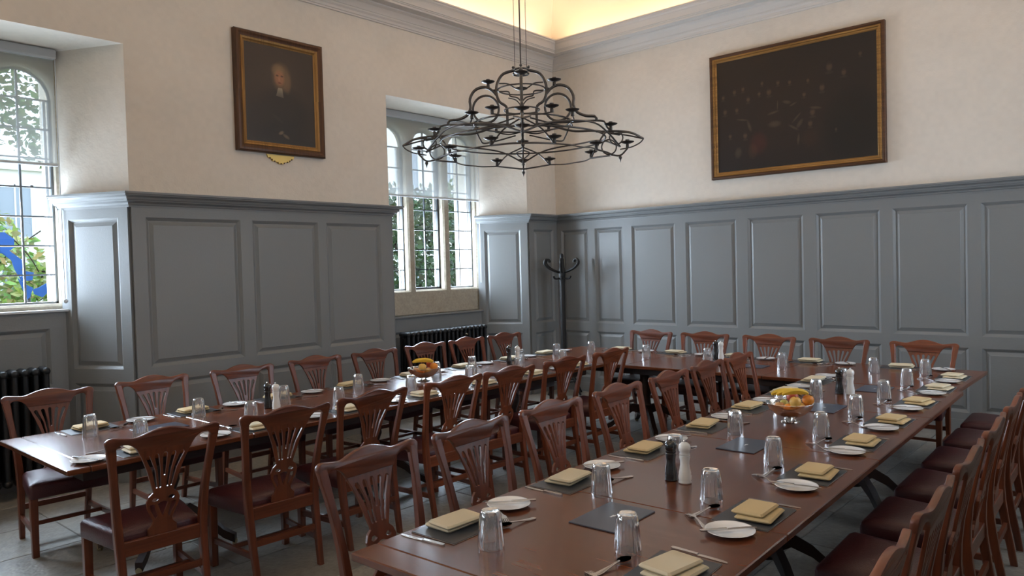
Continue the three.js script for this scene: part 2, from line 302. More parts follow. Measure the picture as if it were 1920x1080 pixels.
// ---------------------------------------------------------------- windows
function windowUnit(n, w, sill, bottom, metal) {
  const o = struct('window_' + n); o.position.set(w.c, 0, GZ);
  const lights = [[-0.86, -0.37], [-0.255, 0.245], [0.36, 0.86]], TOPA = 3.56;
  const s = new THREE.Shape([[-0.92, bottom], [0.92, bottom], [0.92, SOFFIT + 0.02], [-0.92, SOFFIT + 0.02]].map((p) => new THREE.Vector2(...p)));
  const head = (a, b) => { const h = new THREE.Path(), r = (b - a) / 2, sp = TOPA - r; h.moveTo(a, sill); h.lineTo(b, sill); h.lineTo(b, sp); h.absarc((a + b) / 2, sp, r, 0, Math.PI, false); h.lineTo(a, sill); return h; };
  lights.forEach(([a, b]) => s.holes.push(head(a, b)));
  const g = new THREE.ExtrudeGeometry(s, { depth: 0.14, bevelEnabled: true, bevelThickness: 0.02, bevelSize: 0.02, bevelOffset: -0.02, bevelSegments: 1, curveSegments: 10 });
  g.translate(0, 0, -0.17); mesh('stone_frame', uvm(g), M.stone, o);
  lights.forEach(([a, b], k) => {
    const m = metal && k === 1 ? M.iron : M.lead, cx = (a + b) / 2, z = -0.11, rows = 8, dy = (TOPA - sill) / rows, r = (b - a) / 2, sp = TOPA - r, t = metal && k === 1 ? 0.018 : 0.012;
    const hw = (y) => (y <= sp ? r : Math.sqrt(Math.max(0, r * r - (y - sp) ** 2)));
    mesh('casement_frame', [box(a, a + t * 1.6, sill, sp, z - 0.02, z + 0.014), box(b - t * 1.6, b, sill, sp, z - 0.02, z + 0.014), box(a, b, sill, sill + t * 1.6, z - 0.02, z + 0.014), new THREE.TorusGeometry(r - t * 0.8, t * 0.8, 6, 20, Math.PI).translate(cx, sp, z)], m, o);
    mesh('inner_frame', [box(b - 0.05, b - 0.028, sill + 0.02, sp, z - 0.05, z - 0.024), box(a + 0.028, a + 0.045, sill + 0.02, sp, z - 0.05, z - 0.024)], M.whiteframe, o);
    mesh('glazing_bar', box(cx - 0.008, cx + 0.008, sill, TOPA, z - 0.01, z + 0.01), m, o);
    for (let i = 1; i < rows; i++) { const y = sill + i * dy, h = hw(y); mesh('glazing_bar', box(cx - h, cx + h, y - 0.007, y + 0.007, z - 0.008, z + 0.008), m, o); }
    for (let i = 0; i < rows; i++) for (const q of [-1, 1]) {
      const y0 = sill + i * dy, y1 = y0 + dy, h0 = hw(y0), h1 = Math.max(0.03, hw(y1));
      const p = new THREE.Shape([[0, y0], [q * h0, y0], [q * (i === rows - 1 ? h1 * 3 : h1), y1 - (i === rows - 1 ? 0.03 : 0)], [0, y1]].map(([x, y]) => new THREE.Vector2(cx + Math.max(-h0, Math.min(h0, x)), y)));
      const pg = new THREE.ShapeGeometry(p); pg.translate(0, 0, z); mesh('pane', pg, M.glass, o);
    }
  });
  return o;
}
windowUnit(1, WIN[1], 1.54, 1.47, false);
windowUnit(2, WIN[2], 1.49, 1.165, true);
windowUnit(3, WIN[0], 1.54, 1.47, false);
{ const w = windowUnit(4, { c: W4 }, 1.54, 1.47, false); w.position.z = GZ4; w.rotation.y = Math.PI; }
// inner sills
[[WIN[1], 1.47, 1], [WIN[2], 1.15, 2], [WIN[0], 1.47, 3]].forEach(([w, y, n]) => { const s = struct('trim_' + n); mesh('sill', uvm(cbox(w.c - 0.885, w.c + 0.885, y, y + 0.022, GZ + 0.002, GZ + 0.075, 0.004), true), n === 2 ? M.paint : M.whiteframe, s); });
{ const s = struct('trim_4'); mesh('blind_chain_fixing', lathe([[0.0001, 0], [0.016, 0], [0.018, 0.008], [0.0001, 0.014]], 12).rotateX(Math.PI / 2).translate(2.275, 1.56, GZ + 0.09), M.white, s); }
// daylight falling in through the three windows, below the blinds
WIN.forEach((w, i) => {
  for (const [y0, y1, k] of [[1.5, 2.42, 1.15]]) {
    const l = new THREE.RectAreaLight(lin(...DAY), DAYLIGHT * k * [1.25, 0.62, 0.62][i], 1.68, y1 - y0); l.name = 'window_daylight';
    l.position.set(w.c, (y0 + y1) / 2, GZ - 0.30); scene.add(l); l.lookAt(w.c, (y0 + y1) / 2 - 0.1, GZ + 2);
  }
});
{ const l = new THREE.RectAreaLight(lin(...DAY), DAYLIGHT * 0.12, 1.66, 1.9); l.name = 'window_daylight'; l.position.set(W4, 2.5, GZ4 + 0.22); scene.add(l); l.lookAt(W4, 2.4, ZF - 2); }
// roller blinds
[[WIN[1], 2.745, 'roller blind half down over the window at the left edge'], [WIN[2], 2.69, 'roller blind half down over the window behind the chandelier'], [WIN[0], 2.745, 'roller blind half down over the window left of the frame']].forEach(([w, y, label]) => {
  const b = thing('roller_blind', label, 'blind', [w.c, 0, GZ + 0.05], 0, 'roller blinds');
  mesh('fabric', new THREE.PlaneGeometry(1.70, 3.66 - y).translate(0, (3.66 + y) / 2, 0), M.blind, b);
  mesh('cassette', cbox(-0.865, 0.865, 3.635, 3.718, -0.035, 0.05, 0.01), M.blindbar, b);
  mesh('bottom_bar', cbox(-0.855, 0.855, y - 0.024, y, -0.010, 0.010, 0.004), M.whiteframe, b);
  for (const s of [-1, 1]) mesh('guide_cable', new THREE.CylinderGeometry(0.004, 0.004, 3.66 - 1.55, 6).translate(s * 0.862, (3.66 + 1.55) / 2, 0.008), M.whiteframe, b);
});

// ---------------------------------------------------------------- pictures
function frameGeo(W, H, prof) {   // mitred frame round a W x H rectangle (outer), profile [[inset, depth], ...]
  const rings = prof.map(([i, d]) => [V(-W / 2 + i, -H / 2 + i, d), V(W / 2 - i, -H / 2 + i, d), V(W / 2 - i, H / 2 - i, d), V(-W / 2 + i, H / 2 - i, d)]);
  const pos = [], idx = []; rings.forEach((r) => r.forEach((v) => pos.push(v.x, v.y, v.z)));
  for (let i = 0; i < rings.length - 1; i++) for (let j = 0; j < 4; j++) { const a = i * 4 + j, b = i * 4 + (j + 1) % 4; idx.push(a, b, a + 4, b, b + 4, a + 4); }
  const g = new THREE.BufferGeometry(); g.setAttribute('position', new THREE.Float32BufferAttribute(pos, 3)); g.setIndex(idx); return uvm(toCreasedNormals(g, 0.4), true);
}
function canvasMat(w, h, draw, rough = 0.4) {
  const c = document.createElement('canvas'); c.width = w; c.height = h; draw(c.getContext('2d'), w, h);
  const t = new THREE.CanvasTexture(c); t.colorSpace = THREE.SRGBColorSpace; t.magFilter = THREE.LinearFilter; return std({ map: t, roughness: rough });
}
function blob(x, cx, cy, rx, ry, col, a, rot = 0) { x.save(); x.translate(cx, cy); x.rotate(rot); x.scale(rx, ry); const g = x.createRadialGradient(0, 0, 0, 0, 0, 1); g.addColorStop(0, `rgba(${col},${a})`); g.addColorStop(0.6, `rgba(${col},${a * 0.75})`); g.addColorStop(1, `rgba(${col},0)`); x.fillStyle = g; x.beginPath(); x.arc(0, 0, 1, 0, 7); x.fill(); x.restore(); }
{
  const p = thing('portrait_painting', 'dark portrait of a man in robes and white bands, gilt frame on the window wall', 'painting', [4.08, 3.495, ZA]);
  const W = 0.965, H = 1.145;
  mesh('outer_frame', frameGeo(W, H, [[0, 0.0], [0, 0.05], [0.012, 0.064], [0.03, 0.068], [0.05, 0.054], [0.062, 0.05]]), M.giltdark, p);
  mesh('gilt_slip', frameGeo(W, H, [[0.060, 0.05], [0.066, 0.056], [0.082, 0.05], [0.092, 0.038], [0.104, 0.032]]), M.gilt, p);
  const m = canvasMat(512, 640, (x, w, h) => {
    x.fillStyle = '#2a1f18'; x.fillRect(0, 0, w, h); blob(x, 180, 150, 260, 260, '62,46,34', 0.7); blob(x, 260, 480, 260, 240, '16,12,10', 0.9); blob(x, 100, 400, 120, 200, '48,34,24', 0.5);
    blob(x, 265, 200, 78, 110, '120,92,62', 0.9); blob(x, 240, 155, 55, 50, '130,102,70', 0.8); blob(x, 305, 230, 34, 80, '112,84,58', 0.8);  // wig
    blob(x, 250, 205, 44, 60, '150,98,68', 1); blob(x, 235, 190, 12, 7, '60,36,26', 0.8); blob(x, 268, 190, 12, 7, '60,36,26', 0.8); blob(x, 248, 212, 8, 18, '170,112,80', 0.7); blob(x, 250, 236, 16, 5, '96,44,34', 0.9);
    x.fillStyle = 'rgba(150,138,118,0.75)'; x.beginPath(); x.moveTo(238, 268); x.lineTo(268, 268); x.lineTo(276, 330); x.lineTo(222, 322); x.fill();
    blob(x, 255, 400, 150, 120, '34,26,22', 0.6); blob(x, 250, 560, 26, 14, '150,126,100', 0.7, -0.5); blob(x, 285, 580, 34, 14, '140,118,96', 0.6, 0.5); blob(x, 230, 470, 60, 14, '52,42,34', 0.5, 0.6);
    for (let i = 0; i < 1400; i++) { x.fillStyle = `rgba(${rnd() < 0.5 ? '90,66,44' : '6,4,4'},0.05)`; x.fillRect(rnd() * w, rnd() * h, 2 + rnd() * 16, 1 + rnd() * 3); }
  });
  mesh('canvas', box(-W / 2 + 0.09, W / 2 - 0.09, -H / 2 + 0.09, H / 2 - 0.09, 0.01, 0.03), m, p);
  const q = thing('gilt_plaque', 'small scalloped gilt plaque below the portrait frame', 'plaque', [4.066, 2.915, ZA]);
  const s = new THREE.Shape(); s.moveTo(-0.15, 0); s.lineTo(0.15, 0); for (const [x, y] of [[0.135, -0.03], [0.105, -0.036], [0.09, -0.06], [0.05, -0.064], [0.02, -0.082], [-0.02, -0.082], [-0.05, -0.064], [-0.09, -0.06], [-0.105, -0.036], [-0.135, -0.03]]) s.lineTo(x, y);
  mesh('plate', new THREE.ExtrudeGeometry(s, { depth: 0.012, bevelEnabled: true, bevelThickness: 0.004, bevelSize: 0.004, bevelSegments: 2 }), M.plaque, q);
  [[0.12, -0.034], [0.097, -0.05], [0.07, -0.063], [0.034, -0.075], [0, -0.083], [-0.034, -0.075], [-0.07, -0.063], [-0.097, -0.05], [-0.12, -0.034]].forEach(([x, y]) => mesh('bead', new THREE.SphereGeometry(0.008, 8, 6).translate(x, y, 0.014), M.giltdark, q));
}
{
  const p = thing('group_painting', 'wide dark painting of a gathering of figures in a narrow gilt frame', 'painting', [XB, 3.463, -3.22], -Math.PI / 2);
  const W = 1.95, H = 1.465;
  mesh('outer_frame', frameGeo(W, H, [[0, 0.0], [0, 0.05], [0.008, 0.058], [0.022, 0.06], [0.032, 0.052], [0.036, 0.05]]), M.giltdark, p);
  mesh('gilt_slip', frameGeo(W, H, [[0.034, 0.05], [0.040, 0.056], [0.054, 0.052], [0.060, 0.042], [0.072, 0.04], [0.084, 0.030]]), M.gilt, p);
  const m = canvasMat(1024, 768, (x, w, h) => {
    x.fillStyle = '#1c1310'; x.fillRect(0, 0, w, h); blob(x, 400, 450, 480, 330, '36,24,18', 0.8); blob(x, 880, 560, 200, 260, '10,7,6', 0.9);
    const f = [[50, 250, 14], [130, 225, 15], [190, 215, 14], [62, 350, 17], [145, 350, 15], [225, 290, 16], [300, 265, 13], [365, 265, 20], [320, 200, 12], [425, 215, 14], [500, 225, 13], [615, 235, 12], [590, 320, 14], [700, 295, 20], [745, 175, 24], [830, 225, 18], [925, 130, 13], [640, 440, 20], [625, 510, 18], [95, 520, 14], [200, 530, 18], [780, 570, 10]];
    for (const [a, b, r] of f) { blob(x, a, b, r, r * 1.35, '104,78,62', 0.62); blob(x, a, b - r, r * 0.9, r * 0.6, '40,28,22', 0.7); blob(x, a, b + r * 1.5, r * 1.3, r * 0.5, '90,78,68', 0.3); }
    const c = [[390, 405, 46, 10, -0.2], [420, 360, 5, 40, 0.05], [480, 350, 34, 14, 0.3], [520, 370, 30, 8, -0.4], [230, 470, 14, 50, -0.3], [180, 420, 50, 8, 0.2], [660, 415, 44, 12, 0.2], [540, 460, 50, 8, -0.8], [520, 520, 46, 10, 0.6], [550, 600, 10, 44, 0.1], [150, 640, 30, 44, 0.2], [400, 480, 50, 26, 0], [560, 500, 16, 40, 0.6]];
    for (const [a, b, r, s, t] of c) blob(x, a, b, r, s, '112,96,80', 0.42, t);
    blob(x, 290, 590, 70, 90, '86,30,26', 0.5); blob(x, 250, 640, 40, 60, '92,60,40', 0.4); blob(x, 620, 600, 60, 70, '56,32,22', 0.5);
    for (let i = 0; i < 1800; i++) { x.fillStyle = `rgba(${rnd() < 0.5 ? '80,58,44' : '4,3,3'},0.05)`; x.fillRect(rnd() * w, rnd() * h, 2 + rnd() * 16, 1 + rnd() * 3); }
  });
  mesh('canvas', box(-W / 2 + 0.07, W / 2 - 0.07, -H / 2 + 0.07, H / 2 - 0.07, 0.01, 0.028), m, p);
}

// ---------------------------------------------------------------- radiators
function radiator(label, x0, x1, h, z) {
  const o = thing('column_radiator', label, 'radiator', [(x0 + x1) / 2, 0, z], 0, 'black column radiators');
  const n = Math.round((x1 - x0) / 0.076), p = (x1 - x0) / n;
  const prof = []; for (let i = 0; i <= 8; i++) { const a = Math.PI * i / 8; prof.push([0.034 * Math.sin(a) + 0.0001, -0.034 * Math.cos(a)]); }
  const col = []; for (const dz of [-0.06, 0, 0.06]) col.push(new THREE.CapsuleGeometry(0.0235, h - 0.2, 4, 10).translate(0, 0.1 + (h - 0.1) / 2, dz));
  col.push(new THREE.CapsuleGeometry(0.034, 0.12, 4, 10).rotateX(Math.PI / 2).translate(0, h - 0.036, 0), new THREE.CapsuleGeometry(0.034, 0.12, 4, 10).rotateX(Math.PI / 2).translate(0, 0.14, 0));
  const g = join(col);
  for (let i = 0; i < n; i++) { const c = mesh('column', g, M.radiator, o); c.position.x = -(x1 - x0) / 2 + (i + 0.5) * p; }
  for (const y of [0.14, h - 0.06]) mesh('connecting_tube', new THREE.CylinderGeometry(0.022, 0.022, x1 - x0, 10).rotateZ(Math.PI / 2).translate(0, y, 0), M.radiator, o);
  for (const s of [-1, 1]) for (const dz of [-0.06, 0.06]) mesh('foot', lathe([[0.0001, 0], [0.026, 0], [0.022, 0.02], [0.016, 0.05], [0.02, 0.12]], 10).translate(s * ((x1 - x0) / 2 - 0.04), 0, dz), M.radiator, o);
  mesh('bleed_valve', new THREE.CylinderGeometry(0.012, 0.012, 0.03, 8).rotateX(Math.PI / 2).translate((x1 - x0) / 2 - 0.42, h - 0.10, 0.10), M.brass, o);
}
radiator('black column radiator below the window behind the chandelier', 5.86, 7.27, 1.0, -6.99);
radiator('black column radiator below the window at the left edge', 0.72, 2.06, 1.04, -6.97);

// ---------------------------------------------------------------- coat stand in the corner
{
  const o = thing('coat_stand', 'tall black bentwood coat stand in the corner', 'coat stand', [8.03, 0, -6.22]);
  mesh('pole', lathe([[0.0001, 0.06], [0.040, 0.06], [0.037, 0.5], [0.035, 1.5], [0.044, 1.60], [0.050, 1.66], [0.032, 1.74], [0.022, 1.86], [0.028, 1.88], [0.02, 1.91], [0.0001, 1.92]], 16), M.coat, o);
  for (let i = 0; i < 6; i++) {
    const a = i * Math.PI / 3 + 0.45, c = Math.cos(a), s = Math.sin(a), P = (r, y) => V(r * c, y, r * s);
    mesh('hook', tube([P(0.025, 1.66), P(0.10, 1.68), P(0.205, 1.73), P(0.258, 1.79), P(0.238, 1.838), P(0.20, 1.83), P(0.195, 1.80)], 0.016, 18, 7), M.coat, o);
    mesh('lower_hook', tube([P(0.02, 1.59), P(0.08, 1.575), P(0.12, 1.585), P(0.132, 1.61)], 0.010, 10, 6), M.coat, o);
    mesh('leg', tube([P(0.03, 0.36), P(0.10, 0.30), P(0.19, 0.14), P(0.25, 0.014)], 0.014, 14, 6), M.coat, o);
  }
  mesh('base_ring', new THREE.TorusGeometry(0.16, 0.010, 6, 32).rotateX(Math.PI / 2).translate(0, 0.19, 0), M.coat, o);
}

// ---------------------------------------------------------------- tables
function table(name, label, P, turn, L, Wd, seams, ends, feet) {
  const o = thing(name, label, 'table', [P[0], 0, P[1]], turn);
  const cuts = [ends[0] ? 0.115 : 0, ...seams, ends[1] ? L - 0.115 : L];
  for (let i = 0; i < cuts.length - 1; i++) mesh('table_leaf', uvm(cbox(cuts[i] + 0.0012, cuts[i + 1] - 0.0012, TY - 0.03, TY, 0, Wd, 0.004), true, i * 0.7 + P[0]), M.table, o);
  ends.forEach((e, i) => { if (e) mesh('end_board', uvm(cbox(i ? L - 0.114 : 0, i ? L : 0.114, TY - 0.03, TY, 0, Wd, 0.004), true, 2.2), M.table, o); });
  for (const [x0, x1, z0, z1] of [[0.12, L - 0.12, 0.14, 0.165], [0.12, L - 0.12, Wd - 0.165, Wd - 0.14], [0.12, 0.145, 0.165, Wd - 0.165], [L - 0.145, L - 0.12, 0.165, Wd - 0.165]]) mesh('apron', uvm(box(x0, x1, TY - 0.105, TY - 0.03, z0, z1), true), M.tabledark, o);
  for (const u of feet) {
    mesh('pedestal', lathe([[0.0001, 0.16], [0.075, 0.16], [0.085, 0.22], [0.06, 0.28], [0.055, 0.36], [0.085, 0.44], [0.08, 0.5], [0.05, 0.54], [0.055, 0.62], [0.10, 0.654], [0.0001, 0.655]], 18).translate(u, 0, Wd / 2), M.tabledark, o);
    for (let k = 0; k < 4; k++) {
      const a = k * Math.PI / 2 + Math.PI / 4, c = Math.cos(a), s = Math.sin(a), P3 = (r, y) => V(u + r * c, y, Wd / 2 + r * s);
      const pts = [[0.05, 0.22, 0.045], [0.14, 0.24, 0.04], [0.26, 0.17, 0.034], [0.36, 0.08, 0.028], [0.43, 0.045, 0.026]];
      const rings = pts.map(([r, y, t]) => [[-0.022, -t], [0.022, -t], [0.022, t], [-0.022, t]].map(([w, v]) => V(u + r * c - w * s, y + v, Wd / 2 + r * s + w * c)));
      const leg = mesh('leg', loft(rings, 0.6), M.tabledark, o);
      mesh('caster', new THREE.CylinderGeometry(0.02, 0.02, 0.022, 12).rotateZ(Math.PI / 2).rotateY(-a).translate(...P3(0.425, 0.021).toArray()), M.brass, leg);
    }
  }
  return o;
}
const TA = { x: 1.33, z: -5.47, L: 4.855, W: 1.185 }, TB = { x: 1.56, z: -2.18, L: 4.64, W: 1.16, a: 0.03 }, TC = { x: 6.20, z: -5.47, L: 4.27, W: 1.19 };
table('dining_table', 'long mahogany table beside the window wall', [TA.x, TA.z], 0, TA.L, TA.W, [1.05, 2.3, 3.55], [1, 0], [0.75, 2.4, 4.1]);
table('dining_table', 'long mahogany table nearest the camera, with a fruit bowl', [TB.x, TB.z], TB.a, TB.L - 0.03, TB.W, [1.05, 2.3, 3.5], [1, 0], [0.75, 2.3, 3.9]);
table('dining_table', 'mahogany cross table along the wall with the wide painting', [TC.x + 0.003 + TC.W, TC.z], -Math.PI / 2, TC.L, TC.W, [1.4, 2.8], [0, 0], [1.27, 2.67]);

// ---------------------------------------------------------------- chairs
const backZ = cat([0, 0.2, 0.42, 0.6, 0.8, 0.97], [-0.275, -0.24, -0.212, -0.222, -0.262, -0.30]), backX = cat([0, 0.2, 0.42, 0.65, 0.85, 0.97], [0.20, 0.205, 0.21, 0.225, 0.246, 0.258]);
function makeChair() {
  const o = thing('dining_chair', 'mahogany dining chair', 'chair', [0, 0, 0], 0, 'mahogany dining chairs'), W = M.chair[0];
  const halfW = cat([0, 0.42, 0.8, 0.93, 0.96], [0.016, 0.021, 0.018, 0.024, 0.019]), halfD = cat([0, 0.42, 0.96], [0.018, 0.021, 0.0125]);
  for (const s of [-1, 1]) {
    const ys = [0, 0.1, 0.2, 0.3, 0.36, 0.44, 0.52, 0.62, 0.72, 0.82, 0.9, 0.945], rings = ys.map((y) => { const x = s * backX(y), z = backZ(y), w = halfW(y), d = halfD(y), c = 0.005; return [[-w + c, -d], [w - c, -d], [w, -d + c], [w, d - c], [w - c, d], [-w + c, d], [-w, d - c], [-w, -d + c]].map(([a, b]) => V(x + a, y, z + b)); });
    mesh('rear_leg', uvm(loft(rings, 0.5), true, s), W, o);
    const fx = s * 0.235; mesh('front_leg', uvm(loft([0, 0.39].map((y) => { const h = y ? 0.022 : 0.019, c = 0.003; return [[-h + c, -h], [h - c, -h], [h, -h + c], [h, h - c], [h - c, h], [-h + c, h], [-h, h - c], [-h, -h + c]].map(([a, b]) => V(fx + a, y, 0.205 + b)); }), 0.5), true, 3 + s), W, o);
    mesh('side_stretcher', uvm(loft([[-0.232, 0.206], [0.19, 0.234]].map(([z, x]) => [[-0.009, 0.14], [0.009, 0.14], [0.009, 0.172], [-0.009, 0.172]].map(([a, y]) => V(s * x + a, y, z))), 0.5), true, 5), W, o);
  }
  mesh('cross_stretcher', uvm(box(-0.215, 0.215, 0.145, 0.168, -0.01, 0.01), true, 1), W, o);
  mesh('rear_stretcher', uvm(box(-0.19, 0.19, 0.205, 0.24, -0.246, -0.228), true, 2), W, o);
  mesh('back_rail', uvm(cbox(-0.195, 0.195, 0.352, 0.425, -0.228, -0.198, 0.003), true, 4), W, o);
  // crest rail
  const yoke = (v) => { v.z += backZ(v.y) - 0.018 * (1 - (v.x / 0.27) ** 2); };
  const cs = new THREE.Shape(); cs.moveTo(-0.282, 0.944);
  cs.bezierCurveTo(-0.284, 0.964, -0.262, 0.974, -0.240, 0.970); cs.bezierCurveTo(-0.19, 0.962, -0.155, 0.952, -0.125, 0.962); cs.bezierCurveTo(-0.075, 0.980, -0.04, 0.990, 0, 0.990);
  cs.bezierCurveTo(0.04, 0.990, 0.075, 0.980, 0.125, 0.962); cs.bezierCurveTo(0.155, 0.952, 0.19, 0.962, 0.240, 0.970); cs.bezierCurveTo(0.262, 0.974, 0.284, 0.964, 0.282, 0.944);
  cs.lineTo(0.272, 0.905); cs.lineTo(0.236, 0.905); cs.bezierCurveTo(0.232, 0.935, 0.21, 0.938, 0.18, 0.931); cs.bezierCurveTo(0.16, 0.922, 0.145, 0.912, 0.132, 0.885); cs.lineTo(-0.132, 0.885);
  cs.bezierCurveTo(-0.145, 0.912, -0.16, 0.922, -0.18, 0.931); cs.bezierCurveTo(-0.21, 0.938, -0.232, 0.935, -0.236, 0.905); cs.lineTo(-0.272, 0.905);
  const cg = new THREE.ExtrudeGeometry(cs, { depth: 0.014, bevelEnabled: true, bevelThickness: 0.006, bevelSize: 0.006, bevelOffset: -0.004, bevelSegments: 2, curveSegments: 7 }); cg.translate(0, 0, -0.007);
  mesh('crest_rail', uvm(toCreasedNormals(warp(cg, yoke), 0.6), true, 7), W, o);
  // pierced splat
  const half = [[0.138, 0.894], [0.116, 0.852], [0.086, 0.775], [0.063, 0.695], [0.053, 0.662], [0.052, 0.650], [0.072, 0.632], [0.083, 0.604], [0.078, 0.570], [0.060, 0.530], [0.048, 0.500], [0.052, 0.482], [0.072, 0.462], [0.072, 0.424]];
  const ss = new THREE.Shape([...half, ...half.slice().reverse().map(([x, y]) => [-x, y])].map((p) => new THREE.Vector2(...p)));
  const hole = (pts) => ss.holes.push(new THREE.Path(pts.map((p) => new THREE.Vector2(...p))));
  for (let k = -2; k <= 2; k++) {
    const xt = k * 0.0425, xb = k * 0.0180, yt = 0.862 - Math.abs(k) * 0.004 - (k === 0 ? 0 : 0), yb = k === 0 ? 0.735 : 0.672, wt = 0.0118, wb = 0.0050, f = (y) => { const t = (y - 0.672) / (0.862 - 0.672); return xb + (xt - xb) * Math.pow(t, 1.5); };
    hole([[f(yb) - wb, yb + 0.004], [f(yb), yb], [f(yb) + wb, yb + 0.004], [f(0.77) + 0.0084, 0.77], [xt + wt, yt - 0.01], [xt + wt * 0.5, yt], [xt - wt * 0.5, yt], [xt - wt, yt - 0.01], [f(0.77) - 0.0084, 0.77]]);
  }
  for (const s of [-1, 1]) { hole([[s * 0.022, 0.612], [s * 0.034, 0.624], [s * 0.052, 0.622], [s * 0.058, 0.610], [s * 0.048, 0.602], [s * 0.032, 0.604]]); hole([[s * 0.066, 0.588], [s * 0.054, 0.590], [s * 0.040, 0.588], [s * 0.024, 0.520], [s * 0.034, 0.505], [s * 0.050, 0.535], [s * 0.064, 0.565]]); }
  hole([[0, 0.515], [0.012, 0.545], [0.026, 0.588], [0.010, 0.596], [-0.010, 0.596], [-0.026, 0.588], [-0.012, 0.545]]);
  const sg = new THREE.ExtrudeGeometry(ss, { depth: 0.010, bevelEnabled: true, bevelThickness: 0.002, bevelSize: 0.0015, bevelOffset: -0.001, bevelSegments: 1, curveSegments: 4 }); sg.translate(0, 0, -0.005);
  warp(sg, (v) => { const k = Math.min(1, Math.max(0, (v.y - 0.42) / 0.2)); v.z += backZ(v.y) - 0.018 * k; });
  const vg = uvm(toCreasedNormals(sg, 0.4), true, 9); mesh('splat', vg, W, o);
  // upholstered seat
  const out = (i) => { const P = [], f = 0.262 - i, b = 0.205 - i, zf = 0.235 - i, zb = -0.192 + i, r = 0.022; for (const [cx, cz, a0] of [[f - r, zf - r, 0], [-(f - r), zf - r, 90], [-(b - 0.012), zb + 0.012, 180], [b - 0.012, zb + 0.012, 270]]) for (let k = 0; k <= 3; k++) { const a = (a0 + k * 30) * Math.PI / 180, q = a0 < 180 ? r : 0.012; P.push([cx + q * Math.cos(a), cz + q * Math.sin(a)]); } return P.reverse(); };
  const rings = [[0.005, 0.372], [0, 0.378], [0, 0.445], [0.006, 0.459], [0.022, 0.470], [0.06, 0.480], [0.12, 0.486]].map(([i, y]) => out(i).map(([x, z]) => V(x, y + (i > 0.01 ? 0 : 0), z)));
  mesh('seat', uvm(loft(rings, 0.9)), M.leather, o);
  return o;
}
const chair0 = makeChair(); chair0.removeFromParent(); taken.delete('dining_chair');
const ORD = ['first', 'second', 'third', 'fourth', 'fifth', 'sixth', 'seventh', 'eighth'];
function putChair(x, z, turn, label, group) {
  const o = copy(chair0, [x, 0, z], turn, label, group), m = M.chair[Math.floor(rnd() * 3)];
  o.traverse((c) => { if (c.isMesh && c.material !== M.leather) c.material = m; });
}
const A_BACK = [1.72, 2.47, 3.18, 3.92, 4.58, 5.24, 5.87, 6.48], A_FRONT = [1.66, 2.35, 2.98, 3.71, 4.31, 5.0, 5.70], B_LEFT = [2.01, 2.66, 3.31, 4.01, 4.68, 5.32, 5.90], C_ROW = [-4.55, -3.86, -3.15, -2.45, -1.72];
const B_RIGHT = [0, 1, 2, 3, 4, 5, 6, 7].map((k) => 2.06 + 0.672 * k);
A_BACK.forEach((x, i) => putChair(x, -5.60 + rr(-0.02, 0.02), rr(-0.05, 0.05), `${ORD[i]} mahogany chair from the left between the window wall and its table`, 'chairs along the window wall'));
A_FRONT.forEach((x, i) => putChair(x, -4.15 + rr(-0.02, 0.02), Math.PI + rr(-0.05, 0.05), `${ORD[i]} mahogany chair from the left on the aisle side of the window-wall table`, 'aisle chairs of the window-wall table'));
B_LEFT.forEach((x, i) => putChair(x, -2.305 - 0.03 * (x - 1.56) + rr(-0.015, 0.015), TB.a + rr(-0.04, 0.04), `${ORD[i]} mahogany chair from the front on the aisle side of the nearest table`, 'aisle chairs of the nearest table'));
C_ROW.forEach((z, i) => putChair(7.21, z, -Math.PI / 2 + rr(-0.03, 0.03), `${ORD[i]} mahogany chair from the corner against the wall with the wide painting`, 'chairs below the wide painting'));
B_RIGHT.forEach((x, i) => putChair(x, -0.86 - 0.03 * (x - 1.56), Math.PI + TB.a + rr(-0.03, 0.03), `${ORD[i]} dark chair from the front in the row along the right edge`, 'chairs along the right edge'));

